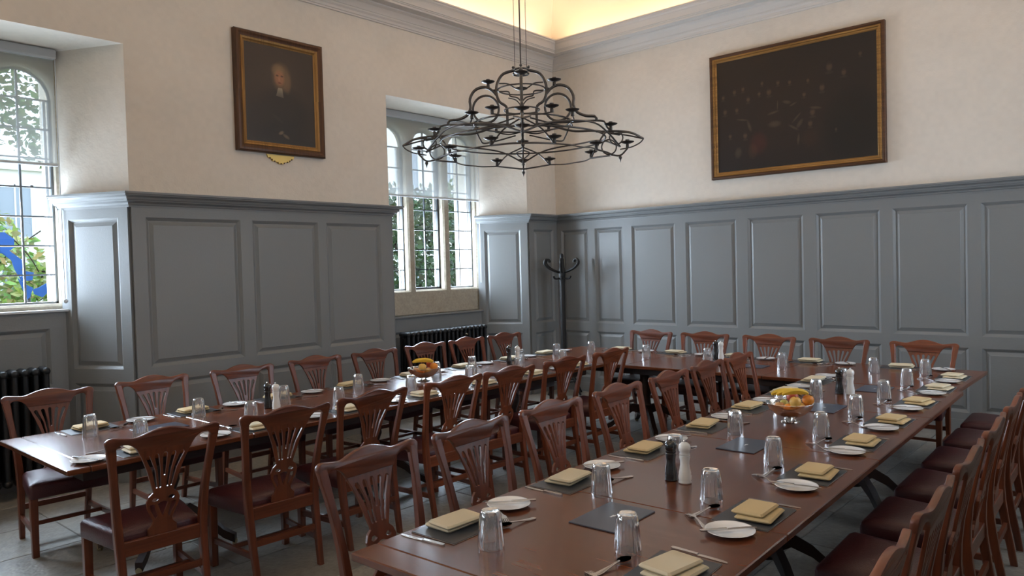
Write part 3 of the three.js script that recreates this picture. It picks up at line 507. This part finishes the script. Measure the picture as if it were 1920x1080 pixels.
// ---------------------------------------------------------------- place settings
function tumblerGeo() {
  const N = 80, prof = [[0.0460, 0], [0.0462, 0.004], [0.0455, 0.012], [0.0425, 0.05], [0.0385, 0.10], [0.0362, 0.122], [0.0345, 0.130], [0.0315, 0.133], [0.0280, 0.131], [0.0001, 0.130], [0.0001, 0.121], [0.0310, 0.120], [0.0335, 0.114], [0.0355, 0.10], [0.0395, 0.05], [0.0430, 0.010], [0.0438, 0]];
  const rings = prof.map(([r, y], k) => { const P = []; for (let j = 0; j < N; j++) { const a = -2 * Math.PI * j / N, f = k > 1 && k < 6 ? 1 + 0.035 * Math.cos(20 * a) : 1; P.push(V(r * f * Math.cos(a), y, r * f * Math.sin(a))); } return P; });
  rings.push(rings[0].map((v) => v.clone()));
  return loft(rings, 0.9, false);
}
const protos = {};
{
  const tumb = mesh('drinking_glass', tumblerGeo(), M.tumbler); tag(tumb, '', 'glass'); protos.glass = tumb;
  const pl = mesh('side_plate', lathe([[0.0001, 0.003], [0.045, 0.003], [0.046, 0], [0.052, 0], [0.056, 0.004], [0.088, 0.013], [0.0905, 0.0145], [0.0895, 0.016], [0.082, 0.0148], [0.058, 0.0075], [0.0001, 0.0068]], 40), M.plate); tag(pl, '', 'plate'); protos.plate = pl;
  const mt = thing('placemat', '', 'placemat'); mesh('top_face', cbox(-0.15, 0.15, 0.0015, 0.004, -0.11, 0.11, 0.001), M.mat, mt); mesh('backing', cbox(-0.1505, 0.1505, 0, 0.0014, -0.1105, 0.1105, 0.0004), M.matback, mt); protos.mat = mt;
  const nap = (m) => { const o = thing('folded_napkin', '', 'napkin'); const layer = (x, z, y, t, w, d, ry) => { const g = cbox(-w / 2, w / 2, 0, t, -d / 2, d / 2, t * 0.42); warp(g, (v) => { v.y += 0.003 * Math.sin(v.x * 22) * Math.cos(v.z * 18) + 0.003; }); return uvm(place(g, x, y, z, ry)); };
mesh('lower_fold', layer(0.006, -0.014, 0, 0.014, 0.190, 0.140, 0.02), m, o); mesh('upper_fold', layer(-0.003, 0.006, 0.0148, 0.015, 0.184, 0.125, -0.04), m, o); return o; };
  protos.nap = nap(M.napkin); protos.nap2 = nap(M.napkin2);
  const flat = (pts, holes = [], t = 0.0022) => { const s = new THREE.Shape(pts.map((p) => new THREE.Vector2(...p))); holes.forEach((h) => s.holes.push(new THREE.Path(h.map((p) => new THREE.Vector2(...p))))); const g = new THREE.ExtrudeGeometry(s, { depth: t, bevelEnabled: true, bevelThickness: 0.0006, bevelSize: 0.0006, bevelSegments: 1, curveSegments: 4 }); g.rotateX(-Math.PI / 2); g.translate(0, 0.0006, 0); return g; };
  const handle = [[-0.0035, 0.02], [-0.004, -0.02], [-0.009, -0.07], [-0.010, -0.095], [-0.006, -0.104], [0.006, -0.104], [0.010, -0.095], [0.009, -0.07], [0.004, -0.02], [0.0035, 0.02]];
  const bend = (g) => warp(g, (v) => { v.y += 0.012 * Math.max(0, 1 - ((v.z + 0.02) / 0.06) ** 2) + 0.001; });   // z is minus the length: lifted neck
  const fk = thing('table_fork', '', 'fork'); mesh('handle', bend(flat(handle)), M.steel, fk);
  const tines = [[-0.0035, 0.018], [-0.011, 0.036], [-0.012, 0.09], [-0.010, 0.092], [-0.0085, 0.052], [-0.0055, 0.052], [-0.0052, 0.092], [-0.0025, 0.092], [-0.0015, 0.052], [0.0015, 0.052], [0.0025, 0.092], [0.0052, 0.092], [0.0055, 0.052], [0.0085, 0.052], [0.010, 0.092], [0.012, 0.09], [0.011, 0.036], [0.0035, 0.018]];
  mesh('tines', bend(flat(tines)), M.steel, fk); protos.fork = fk;
  const sp = thing('table_spoon', '', 'spoon'); mesh('handle', bend(flat(handle)), M.steel, sp);
  const bw = new THREE.SphereGeometry(1, 18, 8, 0, Math.PI * 2, Math.PI / 2, Math.PI / 2); bw.scale(0.020, 0.010, 0.032); const bw2 = bw.clone(); bw2.scale(0.94, 0.85, 0.95); bw2.index.array.reverse(); mesh('bowl', join([bw, bw2]).translate(0, 0.0135, -0.046), M.steel, sp); protos.spoon = sp;
  const kf = thing('table_knife', '', 'knife'); mesh('handle', flat([[-0.006, 0], [-0.008, -0.09], [-0.005, -0.1], [0.005, -0.1], [0.008, -0.09], [0.006, 0]], [], 0.005), M.steel, kf); mesh('blade', flat([[-0.006, 0.001], [-0.009, 0.03], [-0.009, 0.08], [-0.004, 0.108], [0.004, 0.112], [0.006, 0.1], [0.006, 0.001]], [], 0.0014), M.steel, kf); protos.knife = kf;
  const bk = kf.clone(); bk.name = 'butter_knife'; tag(bk, '', 'knife'); protos.butter = bk;
  for (const k of Object.keys(protos)) protos[k].removeFromParent();
  for (const k of ['drinking_glass', 'side_plate', 'placemat', 'folded_napkin', 'table_fork', 'table_spoon', 'table_knife', 'butter_knife']) taken.delete(k);
  protos.nap2.name = 'folded_napkin';
}
function setting(x, z, turn, where, group, o = {}) {
  const c = Math.cos(turn), s = Math.sin(turn), at = (u, w, y = TY) => [x + u * c + w * s, y + 0.0004, z - u * s + w * c], j = () => rr(-0.008, 0.008);
  copy(protos.mat, at(0, 0), turn + rr(-0.03, 0.03), `grey placemat under the napkin, ${where}`, 'placemats ' + group);
  copy(o.pale ? protos.nap2 : protos.nap, at(j(), j() - 0.01, TY + 0.0044), turn + rr(-0.12, 0.12), `folded ${o.pale ? 'cream' : 'straw-yellow'} napkin, ${where}`, 'napkins ' + group);
  const px = (o.px ?? 0.305) + j(), pz = -0.01 + j();
  copy(protos.plate, at(px, pz), 0, `white side plate, ${where}`, 'side plates ' + group);
  const b = copy(protos.butter, at(px + 0.015, pz + 0.005, TY + 0.0165), turn + 0.5 + rr(-0.35, 0.35), `butter knife across side plate, ${where}`, 'butter knives ' + group);
  copy(protos.glass, at((o.gx ?? -0.08) + j(), (o.gz ?? 0.245) + j()), rnd() * 3, `upturned ribbed tumbler, ${where}`, 'tumblers ' + group);
  copy(protos.fork, at((o.px < 0.26 ? 0.20 : 0.172) + j(), (o.px < 0.26 ? 0.145 : 0.065) + j()), turn + 2.5 + rr(-0.1, 0.1), `steel fork beside the placemat, ${where}`, 'forks ' + group);
  copy(protos.spoon, at((o.px < 0.26 ? 0.065 : 0.145) + j(), (o.px < 0.26 ? 0.165 : 0.155) + j()), turn + 1.35 + rr(-0.12, 0.12), `steel spoon beside the placemat, ${where}`, 'spoons ' + group);
  copy(protos.knife, at(-0.178 + j(), -0.005 + j()), turn + rr(-0.08, 0.08), `steel table knife beside placemat, ${where}`, 'table knives ' + group);
}
const bz = (x, w) => TB.z - 0.03 * (x - TB.x) + w;
[1.98, 2.70, 3.38, 4.10, 4.78, 5.48, 6.12].forEach((x, i) => setting(x, bz(x, 0.135), TB.a, `${ORD[i]} from the front, aisle side of nearest table`, 'on the nearest table', { pale: i < 2 || i > 4, px: 0.30, gz: 0.23 }));
[2.09, 2.77, 3.45, 4.18, 4.84, 5.53, 6.20, 6.84].forEach((x, i) => setting(x, bz(x, 0.985), Math.PI + TB.a, `${ORD[i]} from the front, right side of nearest table`, 'on the nearest table', { pale: i < 1 || i > 5, px: 0.235, gx: -0.07, gz: 0.21 }));
[1.81, 2.50, 3.18, 3.88, 4.58, 5.24, 5.94, 6.55].forEach((x, i) => setting(x, -5.335, 0, `${ORD[i]} from left, wall side of window-wall table`, 'on the window-wall table', { pale: i > 3, px: 0.32, gz: 0.22, gx: i === 4 ? 0.11 : -0.08 }));
[1.77, 2.49, 3.20, 3.90, 4.58, 5.25, 5.92].forEach((x, i) => setting(x, -4.43, Math.PI, `${ORD[i]} from left, aisle side of window-wall table`, 'on the window-wall table', { pale: true, px: 0.29, gz: 0.24 }));
[-4.80, -4.10, -3.40, -2.64, -1.84].forEach((z, i) => setting(7.25, z, -Math.PI / 2, `${ORD[i]} from the corner, cross table`, 'on the cross table', { pale: true, px: 0.33, gx: -0.1, gz: 0.42 }));

// centre mats with a small white mark
const cm = thing('centre_mat', '', 'mat'); mesh('board', cbox(-0.15, 0.15, 0, 0.005, -0.105, 0.105, 0.0015), M.centremat, cm); mesh('emblem', [cbox(-0.016, 0.012, 0.0051, 0.0056, -0.004, 0.004, 0.0002), cbox(-0.002, 0.018, 0.0051, 0.0056, 0.003, 0.008, 0.0002)], M.white, cm); cm.removeFromParent(); taken.delete('centre_mat');
[[2.42, -1.655, TB.a, 'blue-grey centre mat between the two front tumblers of the nearest table'], [3.80, -1.73, TB.a, 'blue-grey centre mat in front of the fruit bowl on the nearest table'], [5.05, -1.75, TB.a, 'blue-grey centre mat behind the fruit bowl on the nearest table'], [5.98, -1.70, TB.a, 'blue-grey centre mat beyond the far salt mill of the nearest table'], [2.1, -4.98, 0, 'blue-grey centre mat at the left end of the window-wall table'], [6.72, -3.0, Math.PI / 2, 'blue-grey centre mat in the middle of the cross table']].forEach(([x, z, t, l]) => copy(cm, [x, TY + 0.0004, z], t, l, 'centre mats'));
// mills
function mill(name, m, label, x, z) {
  const o = thing(name, label, 'mill', [x, TY + 0.0004, z]);
  mesh('body', lathe([[0.0001, 0], [0.029, 0], [0.0295, 0.006], [0.027, 0.012], [0.029, 0.018], [0.029, 0.034], [0.0265, 0.04], [0.0275, 0.046], [0.024, 0.062], [0.0205, 0.085], [0.021, 0.10], [0.0245, 0.118], [0.0225, 0.124], [0.0245, 0.128], [0.0001, 0.128]], 28), m, o);
  mesh('head', lathe([[0.0001, 0.1285], [0.022, 0.1285], [0.024, 0.134], [0.021, 0.138], [0.0255, 0.146], [0.0275, 0.158], [0.025, 0.172], [0.016, 0.181], [0.006, 0.184], [0.0001, 0.184]], 28), m, o);
  mesh('knob', lathe([[0.0001, 0.184], [0.005, 0.184], [0.0065, 0.189], [0.004, 0.194], [0.0001, 0.195]], 12), M.steel, o);
}
[[3.0, -1.725, 3.0, -1.655, 'near the front of the nearest table'], [5.66, -1.85, 5.67, -1.775, 'towards the far end of the nearest table'], [7.02, -3.50, 7.0, -3.43, 'on the cross table'], [2.90, -5.01, 2.92, -4.93, 'on the left half of the window-wall table'], [5.67, -5.10, 5.72, -5.03, 'on the far half of the window-wall table']].forEach(([a, b, c, d, w]) => { mill('pepper_mill', M.blackmill, `black pepper mill ${w}`, a, b); mill('salt_mill', M.whitemill, `white salt mill ${w}`, c, d); });
// fruit bowls
function fruitBowl(x, z, where, s) {
  const o = thing('fruit_bowl', `glass footed bowl holding fruit on the ${where}`, 'bowl', [x, TY + 0.0004, z]);
  mesh('bowl', lathe([[0.0001, 0.034], [0.04, 0.036], [0.085, 0.054], [0.12, 0.085], [0.138, 0.118], [0.141, 0.121], [0.143, 0.118], [0.125, 0.083], [0.088, 0.049], [0.042, 0.030], [0.0001, 0.028]], 40), M.bowl, o);
  mesh('foot', lathe([[0.0001, 0], [0.055, 0], [0.056, 0.004], [0.03, 0.012], [0.018, 0.028], [0.0001, 0.029]], 28), M.bowl, o);
  const names = [['orange', 0], ['lemon', 1], ['apple', 2], ['pear', 3], ['apple', 4], ['orange', 0], ['apple', 1], ['orange', 0], ['apple', 2]];
  const spots = [[-0.058, 0.090, 0.019], [0.0, 0.090, 0.061], [0.058, 0.090, 0.019], [0.036, 0.090, -0.05], [-0.036, 0.090, -0.05], [0.0, 0.071, 0.0], [-0.068, 0.137, 0.060], [0.036, 0.137, 0.098], [0.095, 0.137, -0.020]];
  const posn = ['on the left', 'at the front', 'at the right', 'at the rear', 'at the rear left', 'at the bottom', 'high on the left', 'high at the front', 'high at the right'];
  names.forEach(([n, k], i) => {
    const r = i === 5 ? 0.026 : 0.0345, f = thing('fruit_' + n, `${['orange', 'yellow', 'red', 'green', 'pale orange'][k]} ${n} ${posn[i]} of the fruit bowl on the ${where}`, 'fruit', [x + spots[i][0] * (s || 1), TY + spots[i][1], z + spots[i][2]], i * 1.3, 'fruit in the bowls');
    const g = new THREE.SphereGeometry(r, 20, 14); warp(g, (v) => { const d = 1 - 0.16 * Math.exp(-((Math.hypot(v.x, v.z) / (r * 0.35)) ** 2)); if (v.y > 0 && n !== 'lemon') v.y *= d; if (n === 'pear' && v.y > 0) { v.x *= 0.85; v.z *= 0.85; v.y *= 1.15; } });
    mesh('skin', g, M.fruits[k], f); mesh('stalk', new THREE.CylinderGeometry(0.002, 0.0028, 0.012, 6).translate(0, r * 0.9, 0), M.tip, f);
  });
  for (let i = 0; i < 3; i++) {
    const b = thing('banana', `${['upper', 'middle', 'lower'][i]} yellow banana laid over the fruit bowl on the ${where}`, 'fruit', [x - 0.03 + 0.02 * i, TY + 0.163 + 0.006 * (2 - i), z + 0.045 - i * 0.042], -0.8, 'bananas in the bowls');
    const pts = [], rs = []; for (let k = 0; k <= 10; k++) { const a = (k / 10 - 0.5) * 1.5; pts.push(V(0.115 * Math.sin(a) * 1.0, 0.115 * (Math.cos(a) - 1) * 0.55 + 0.02, 0)); rs.push(0.0185 * Math.pow(Math.sin(Math.PI * (0.06 + 0.88 * k / 10)), 0.5)); }
    mesh('peel', loft(pts.map((p, k) => { const q = pts[Math.min(10, k + 1)].clone().sub(pts[Math.max(0, k - 1)]).normalize(), u = V(-q.y, q.x, 0), R = []; for (let m = 0; m < 10; m++) { const a = m * Math.PI / 5, e = 1 + 0.06 * Math.cos(5 * a); R.push(p.clone().addScaledVector(u, rs[k] * e * Math.cos(a)).add(V(0, 0, rs[k] * e * Math.sin(a)))); } return R; }), 0.8), M.banana, b);
    mesh('stem', new THREE.CylinderGeometry(0.004, 0.006, 0.026, 8).rotateZ(1.0).translate(0.098, -0.008, 0), M.tip, b);
  }
}
fruitBowl(4.52, -1.77, 'nearest table'); fruitBowl(4.42, -5.0, 'window-wall table');

// ---------------------------------------------------------------- chandelier
{
  const cx = 3.9, cz = -3.33, o = thing('chandelier', 'wrought-iron scrollwork chandelier with candle cups hanging on thin wires', 'chandelier', [cx, 0, cz], THREE.MathUtils.degToRad(-49.5)), m = M.chandelier;
  // flat iron strip along points in the radial plane
  const strip = (P, w = 0.011, t = 0.006, n = 26, closed = false) => {
    const c = new THREE.CatmullRomCurve3(P, closed, 'centripetal'), N = n;
    return new THREE.TubeGeometry(c, N, w * 0.6, 6, closed);
  };
  const cup = (parent, p) => {
    const g = join([lathe([[0.0001, 0], [0.010, 0], [0.012, -0.028], [0.0001, -0.028]], 12), lathe([[0.0001, 0.002], [0.018, 0.002], [0.042, 0.011], [0.047, 0.016], [0.045, 0.017], [0.017, 0.006], [0.0001, 0.006]], 18), lathe([[0.0001, 0.006], [0.013, 0.006], [0.014, 0.03], [0.0115, 0.03], [0.0105, 0.012], [0.0001, 0.012]], 14)]);
    g.translate(p.x, p.y, p.z); return mesh('candle_cup', g, m, parent);
  };
  mesh('crown', [new THREE.TorusGeometry(0.052, 0.007, 6, 28).rotateX(Math.PI / 2).translate(0, 3.085, 0), new THREE.TorusGeometry(0.052, 0.006, 6, 28).rotateX(Math.PI / 2).translate(0, 3.06, 0), new THREE.CylinderGeometry(0.018, 0.03, 0.03, 14).translate(0, 3.065, 0), ...[0, 1, 2, 3].map((k) => new THREE.SphereGeometry(0.010, 8, 6).translate(0.052 * Math.cos(k * Math.PI / 2), 3.105, 0.052 * Math.sin(k * Math.PI / 2)))], m, o);
  for (const [r, y] of [[0.12, 2.815], [0.16, 2.955]]) mesh('middle_ring', new THREE.TorusGeometry(r, 0.005, 6, 32).rotateX(Math.PI / 2).translate(0, y, 0), m, o);
  mesh('upper_hoop', new THREE.TorusGeometry(0.33, 0.006, 6, 48).rotateX(Math.PI / 2).translate(0, 2.725, 0), m, o);
  mesh('lower_hoop', new THREE.TorusGeometry(0.56, 0.006, 6, 64).rotateX(Math.PI / 2).translate(0, 2.605, 0), m, o);
  for (let k = 0; k < 4; k++) {
    const a = k * Math.PI / 2, c = Math.cos(a), s = Math.sin(a), P = (r, y, l = 0) => V(r * c - l * s, y, r * s + l * c), L = (pts) => pts.map((q) => P(...q));
    mesh('upper_scroll', strip(L([[0.05, 3.085], [0.125, 3.06], [0.163, 3.0], [0.17, 2.935], [0.15, 2.875], [0.105, 2.84], [0.10, 2.76], [0.10, 2.72]]), 0.017), m, o);
    mesh('outer_scroll', strip(L([[0.168, 2.92], [0.20, 2.955], [0.25, 2.978], [0.315, 2.96], [0.352, 2.90], [0.35, 2.84], [0.37, 2.795], [0.43, 2.765], [0.50, 2.755], [0.505, 2.725]]), 0.017), m, o);
    mesh('scroll_ring', strip(Array.from({ length: 12 }, (_, i) => P(0.245 + 0.088 * Math.cos(i * Math.PI / 6), 2.828 + 0.092 * Math.sin(i * Math.PI / 6))), 0.014, 0.006, 36, true), m, o);
    mesh('inner_leaf', [strip(L([[0.0, 2.955], [0.04, 2.965], [0.09, 2.995], [0.15, 3.0]]), 0.008), strip(L([[0.0, 2.87], [0.03, 2.90], [0.08, 2.915], [0.085, 2.94], [0.15, 2.945]]), 0.009), strip(L([[0.0, 2.84], [0.04, 2.885], [0.09, 2.90]]), 0.007)], m, o);
    mesh('radial_bar', [strip(L([[0.09, 2.72], [0.34, 2.725], [0.56, 2.72], [0.57, 2.69], [0.60, 2.655]]), 0.012), strip(L([[0.18, 2.71], [0.34, 2.665], [0.50, 2.66], [0.66, 2.63]]), 0.013)], m, o);
    mesh('leaf_tip', [strip(L([[0.50, 2.655], [0.64, 2.655], [0.74, 2.64], [0.82, 2.598]]), 0.012), strip(L([[0.62, 2.64, 0], [0.72, 2.632, 0.05], [0.82, 2.598, 0]]), 0.009), strip(L([[0.62, 2.64, 0], [0.72, 2.632, -0.05], [0.82, 2.598, 0]]), 0.009), strip(L([[0.66, 2.53], [0.74, 2.545], [0.80, 2.575], [0.82, 2.598]]), 0.008)], m, o);
    mesh('small_ring', [strip(Array.from({ length: 10 }, (_, i) => P(0.635 + 0.045 * Math.cos(i * Math.PI / 5), 2.61 + 0.045 * Math.sin(i * Math.PI / 5))), 0.009, 0.006, 28, true), strip(Array.from({ length: 10 }, (_, i) => P(0.585 + 0.05 * Math.cos(i * Math.PI / 5), 2.548 + 0.05 * Math.sin(i * Math.PI / 5))), 0.009, 0.006, 28, true)], m, o);
    mesh('cross_bracket', [strip(L([[0.48, 2.505, -0.195], [0.56, 2.50, -0.09], [0.60, 2.495, 0], [0.56, 2.50, 0.09], [0.48, 2.505, 0.195]]), 0.010), strip(L([[0.60, 2.495, 0], [0.66, 2.49, 0], [0.71, 2.535, 0]]), 0.011), strip(L([[0.48, 2.505, 0.195], [0.52, 2.59, 0.12], [0.57, 2.655, 0.0]]), 0.009), strip(L([[0.48, 2.505, -0.195], [0.52, 2.59, -0.12], [0.57, 2.655, 0.0]]), 0.009)], m, o);
    // arches that join neighbouring arms
    mesh('arch', [strip(L([[0.48, 2.505, 0.195], [0.44, 2.50, 0.30], [0.36, 2.498, 0.37], [0.30, 2.50, 0.44], [0.195, 2.505, 0.48]]), 0.008), strip(L([[0.66, 2.55, 0.0], [0.56, 2.62, 0.16], [0.42, 2.645, 0.42], [0.16, 2.62, 0.56], [0, 2.55, 0.66]]), 0.010), strip(L([[0.32, 2.70, 0.05], [0.30, 2.66, 0.2], [0.28, 2.645, 0.28], [0.2, 2.66, 0.30], [0.05, 2.70, 0.32]]), 0.009)], m, o);
    mesh('finial', [new THREE.SphereGeometry(0.012, 10, 8).translate(...P(0.66, 2.475).toArray()), new THREE.ConeGeometry(0.008, 0.03, 8).rotateX(Math.PI).translate(...P(0.66, 2.455).toArray())], m, o);
    for (const p of [[0.48, 2.535, 0.195], [0.48, 2.535, -0.195], [0.71, 2.565, 0], [0.225, 3.0, 0], [0.33, 2.755, 0.19], [0.33, 2.755, -0.19], [0.60, 2.69, 0]]) cup(o, P(...p));
    mesh('cup_bracket', [strip(L([[0.165, 2.96], [0.2, 2.955], [0.225, 2.975]]), 0.012), strip(L([[0.33, 2.728, 0.0], [0.345, 2.715, 0.1], [0.33, 2.73, 0.19]]), 0.008), strip(L([[0.33, 2.728, 0.0], [0.345, 2.715, -0.1], [0.33, 2.73, -0.19]]), 0.008)], m, o);
    mesh('suspension_wire', new THREE.CylinderGeometry(k ? 0.0022 : 0.0022, 0.0022, 5.92 - 3.1, 6).translate(0.04 * c, (5.92 + 3.1) / 2, 0.04 * s), m, o);
  }
  mesh('centre_rod', new THREE.CylinderGeometry(0.005, 0.005, 5.92 - 2.62, 8).translate(0, (5.92 + 2.62) / 2, 0), m, o);
}

// ---------------------------------------------------------------- outside
{
  const lawn = std({ color: lin(0.10, 0.17, 0.05), roughness: 1 }), bark = std({ color: lin(0.06, 0.045, 0.03), roughness: 1 }), wallm = std({ color: lin(0.78, 0.74, 0.68), roughness: 0.9 }), dark = std({ color: lin(0.30, 0.34, 0.38), roughness: 0.3 }), pale = std({ color: lin(0.75, 0.77, 0.8), roughness: 0.6 });
  const g = mesh('lawn', box(-30, 40, -0.6, -0.4, -45, ZA - WT - 0.02), lawn); tag(g, 'green lawn outside the windows', 'ground');
  const leaf = new THREE.BufferGeometry(); leaf.setAttribute('position', new THREE.Float32BufferAttribute([0, 0, 0, 0.035, 0.008, 0.05, 0, 0.0, 0.12, -0.035, 0.008, 0.05], 3)); leaf.setIndex([0, 1, 2, 0, 2, 3]); leaf.computeVertexNormals();
  const greens = [[0.05, 0.085, 0.03], [0.10, 0.16, 0.045], [0.42, 0.50, 0.20]].map((c) => phy({ color: lin(...c), roughness: 0.7, transmission: 0.25, thickness: 0, side: THREE.DoubleSide }));
  function tree(name, label, x, z, h, rx, ry, n, kind, base = 0.2, scale = 1) {
    const o = thing(name, label, name === 'shrub' ? 'shrub' : 'tree', [x, -0.4, z], 0, 'greenery outside the windows');
    mesh('trunk', [tube([V(0, 0.1, 0), V(0.1, h * 0.4, 0.05), V(-0.05, h * 0.8, 0)], name === 'shrub' ? 0.03 : 0.11, 8, 6), ...[0, 1, 2, 3, 4].map((k) => tube([V(0, h * (0.3 + 0.1 * k), 0), V(rx * 0.4 * Math.cos(k * 2.2), h * (0.45 + 0.1 * k), rx * 0.3 * Math.sin(k * 2.2)), V(rx * 0.85 * Math.cos(k * 2.2), h * (0.55 + 0.1 * k), rx * 0.6 * Math.sin(k * 2.2))], name === 'shrub' ? 0.009 : 0.025, 8, 5))], bark, o);
    const im = new THREE.InstancedMesh(leaf, greens[kind], n), M4 = new THREE.Matrix4(), q = new THREE.Quaternion(), e = new THREE.Euler(), col = new THREE.Color();
    for (let i = 0; i < n; i++) {
      const a = rnd() * 6.283, u = Math.acos(2 * rnd() - 1), r = Math.cbrt(0.25 + 0.75 * rnd()); e.set(rnd() * 6.3, rnd() * 6.3, rnd() * 6.3); q.setFromEuler(e); const sc = rr(0.7, 1.5) * scale;
      M4.compose(V(r * rx * Math.sin(u) * Math.cos(a), h * base + ry + r * ry * Math.cos(u), r * rx * 0.8 * Math.sin(u) * Math.sin(a)), q, V(sc, sc, sc)); im.setMatrixAt(i, M4); col.setRGB(rr(0.7, 1.3), rr(0.7, 1.3), rr(0.6, 1.2)); im.setColorAt(i, col);
    }
    im.name = 'foliage'; im.userData.kind = 'stuff'; o.add(im);
  }
  // beyond the window behind the chandelier: dark greenery before a pale stone building
  tree('tree', 'dark leafy tree behind the window by the chandelier', 9.5, -11.2, 4.0, 2.3, 1.9, 8500, 0, 0.0);
  tree('tree', 'brighter leafy tree at the right of the window by the chandelier', 12.0, -12.4, 4.6, 1.6, 2.1, 4600, 1, 0.0);
  tree('shrub', 'low shrub below the window by the chandelier', 8.6, -9.9, 2.3, 1.1, 1.0, 2600, 0, 0.0);
  // beyond the left window
  tree('tree', 'tree whose twigs show through the blind of the left window', 4.75, -13.6, 7.2, 1.7, 1.5, 3000, 1, 0.54);
  tree('shrub', 'sunny shrub at the right of the left window', 3.75, -12.6, 2.9, 0.7, 1.2, 2200, 2, 0.0);
  tree('shrub', 'tall light green shrub in the middle of the left window', 3.0, -13.0, 3.4, 0.95, 1.55, 3200, 2, 0.05);
  function building(label, x, z, w, h, d, rows, cols) {
    const o = thing('stone_building', label, 'building', [x, -0.4, z]);
    mesh('wall', box(-w / 2, w / 2, 0, h, -d, 0), wallm, o); mesh('parapet', box(-w / 2 - 0.1, w / 2 + 0.1, h, h + 0.3, -d, 0.12), wallm, o);
    for (let i = 0; i < cols; i++) for (let j = 0; j < rows; j++) {
      const u = -w / 2 + (i + 0.5) * w / cols, v = 1.0 + j * (h - 0.6) / rows, f = mesh('window', [box(u - 0.45, u + 0.45, v, v + 0.06, 0, 0.05), box(u - 0.45, u + 0.45, v + 1.44, v + 1.5, 0, 0.05), box(u - 0.45, u - 0.38, v, v + 1.5, 0, 0.05), box(u + 0.38, u + 0.45, v, v + 1.5, 0, 0.05), box(u - 0.02, u + 0.02, v, v + 1.5, 0, 0.05)], pale, o);
      mesh('window_pane', box(u - 0.4, u + 0.4, v + 0.05, v + 1.45, 0, 0.02), dark, f);
    }
  }
  building('pale stone building across the garden behind the left window', 5.2, -24, 10, 5.2, 4, 2, 4);
  building('pale stone wing behind the window by the chandelier', 15.5, -17, 7, 7, 4, 2, 4);
  // blue garden canvas draped on its poles
  const bl = std({ color: lin(0.02, 0.11, 0.42), roughness: 0.6, side: THREE.DoubleSide }), o = thing('garden_canvas', 'bright blue draped canvas among the shrubs outside the left window', 'canvas', [2.6, -0.4, -10.3], 0);
  const wing = (pts, bz0) => { const s = new THREE.Shape(pts.map((p) => new THREE.Vector2(...p))); const gg = new THREE.ExtrudeGeometry(s, { depth: 0.02, bevelEnabled: false, curveSegments: 4 }); warp(gg, (v) => { v.z += bz0 * Math.abs(v.x) + 0.06 * Math.sin(v.y * 6); }); return gg; };
  mesh('upper_fold', wing([[-0.25, 2.5], [-0.2, 2.72], [0.05, 2.72], [0.13, 2.64], [0.12, 2.54], [0.07, 2.5], [0.12, 2.45], [0.21, 2.36], [0.17, 2.27], [0.29, 2.24], [0.28, 2.15], [0.18, 2.14], [0.11, 2.28], [0.08, 2.39], [0, 2.47]], 0.3), bl, o);
  mesh('left_wing', wing([[0.14, 2.18], [0.2, 2.03], [0.24, 1.92], [0.27, 1.95], [0.29, 2.06], [0.22, 2.1]], 0.3), bl, o);
  mesh('right_wing', wing([[0.29, 2.04], [0.35, 2.06], [0.54, 2.19], [0.49, 2.06], [0.39, 1.94], [0.31, 1.98]], 0.3), bl, o);
  mesh('pole', new THREE.CylinderGeometry(0.02, 0.02, 1.99, 8).translate(0.27, 0.995, 0), M.blackmill, o);
}

scene.updateMatrixWorld(true);
renderer.render(scene, camera);
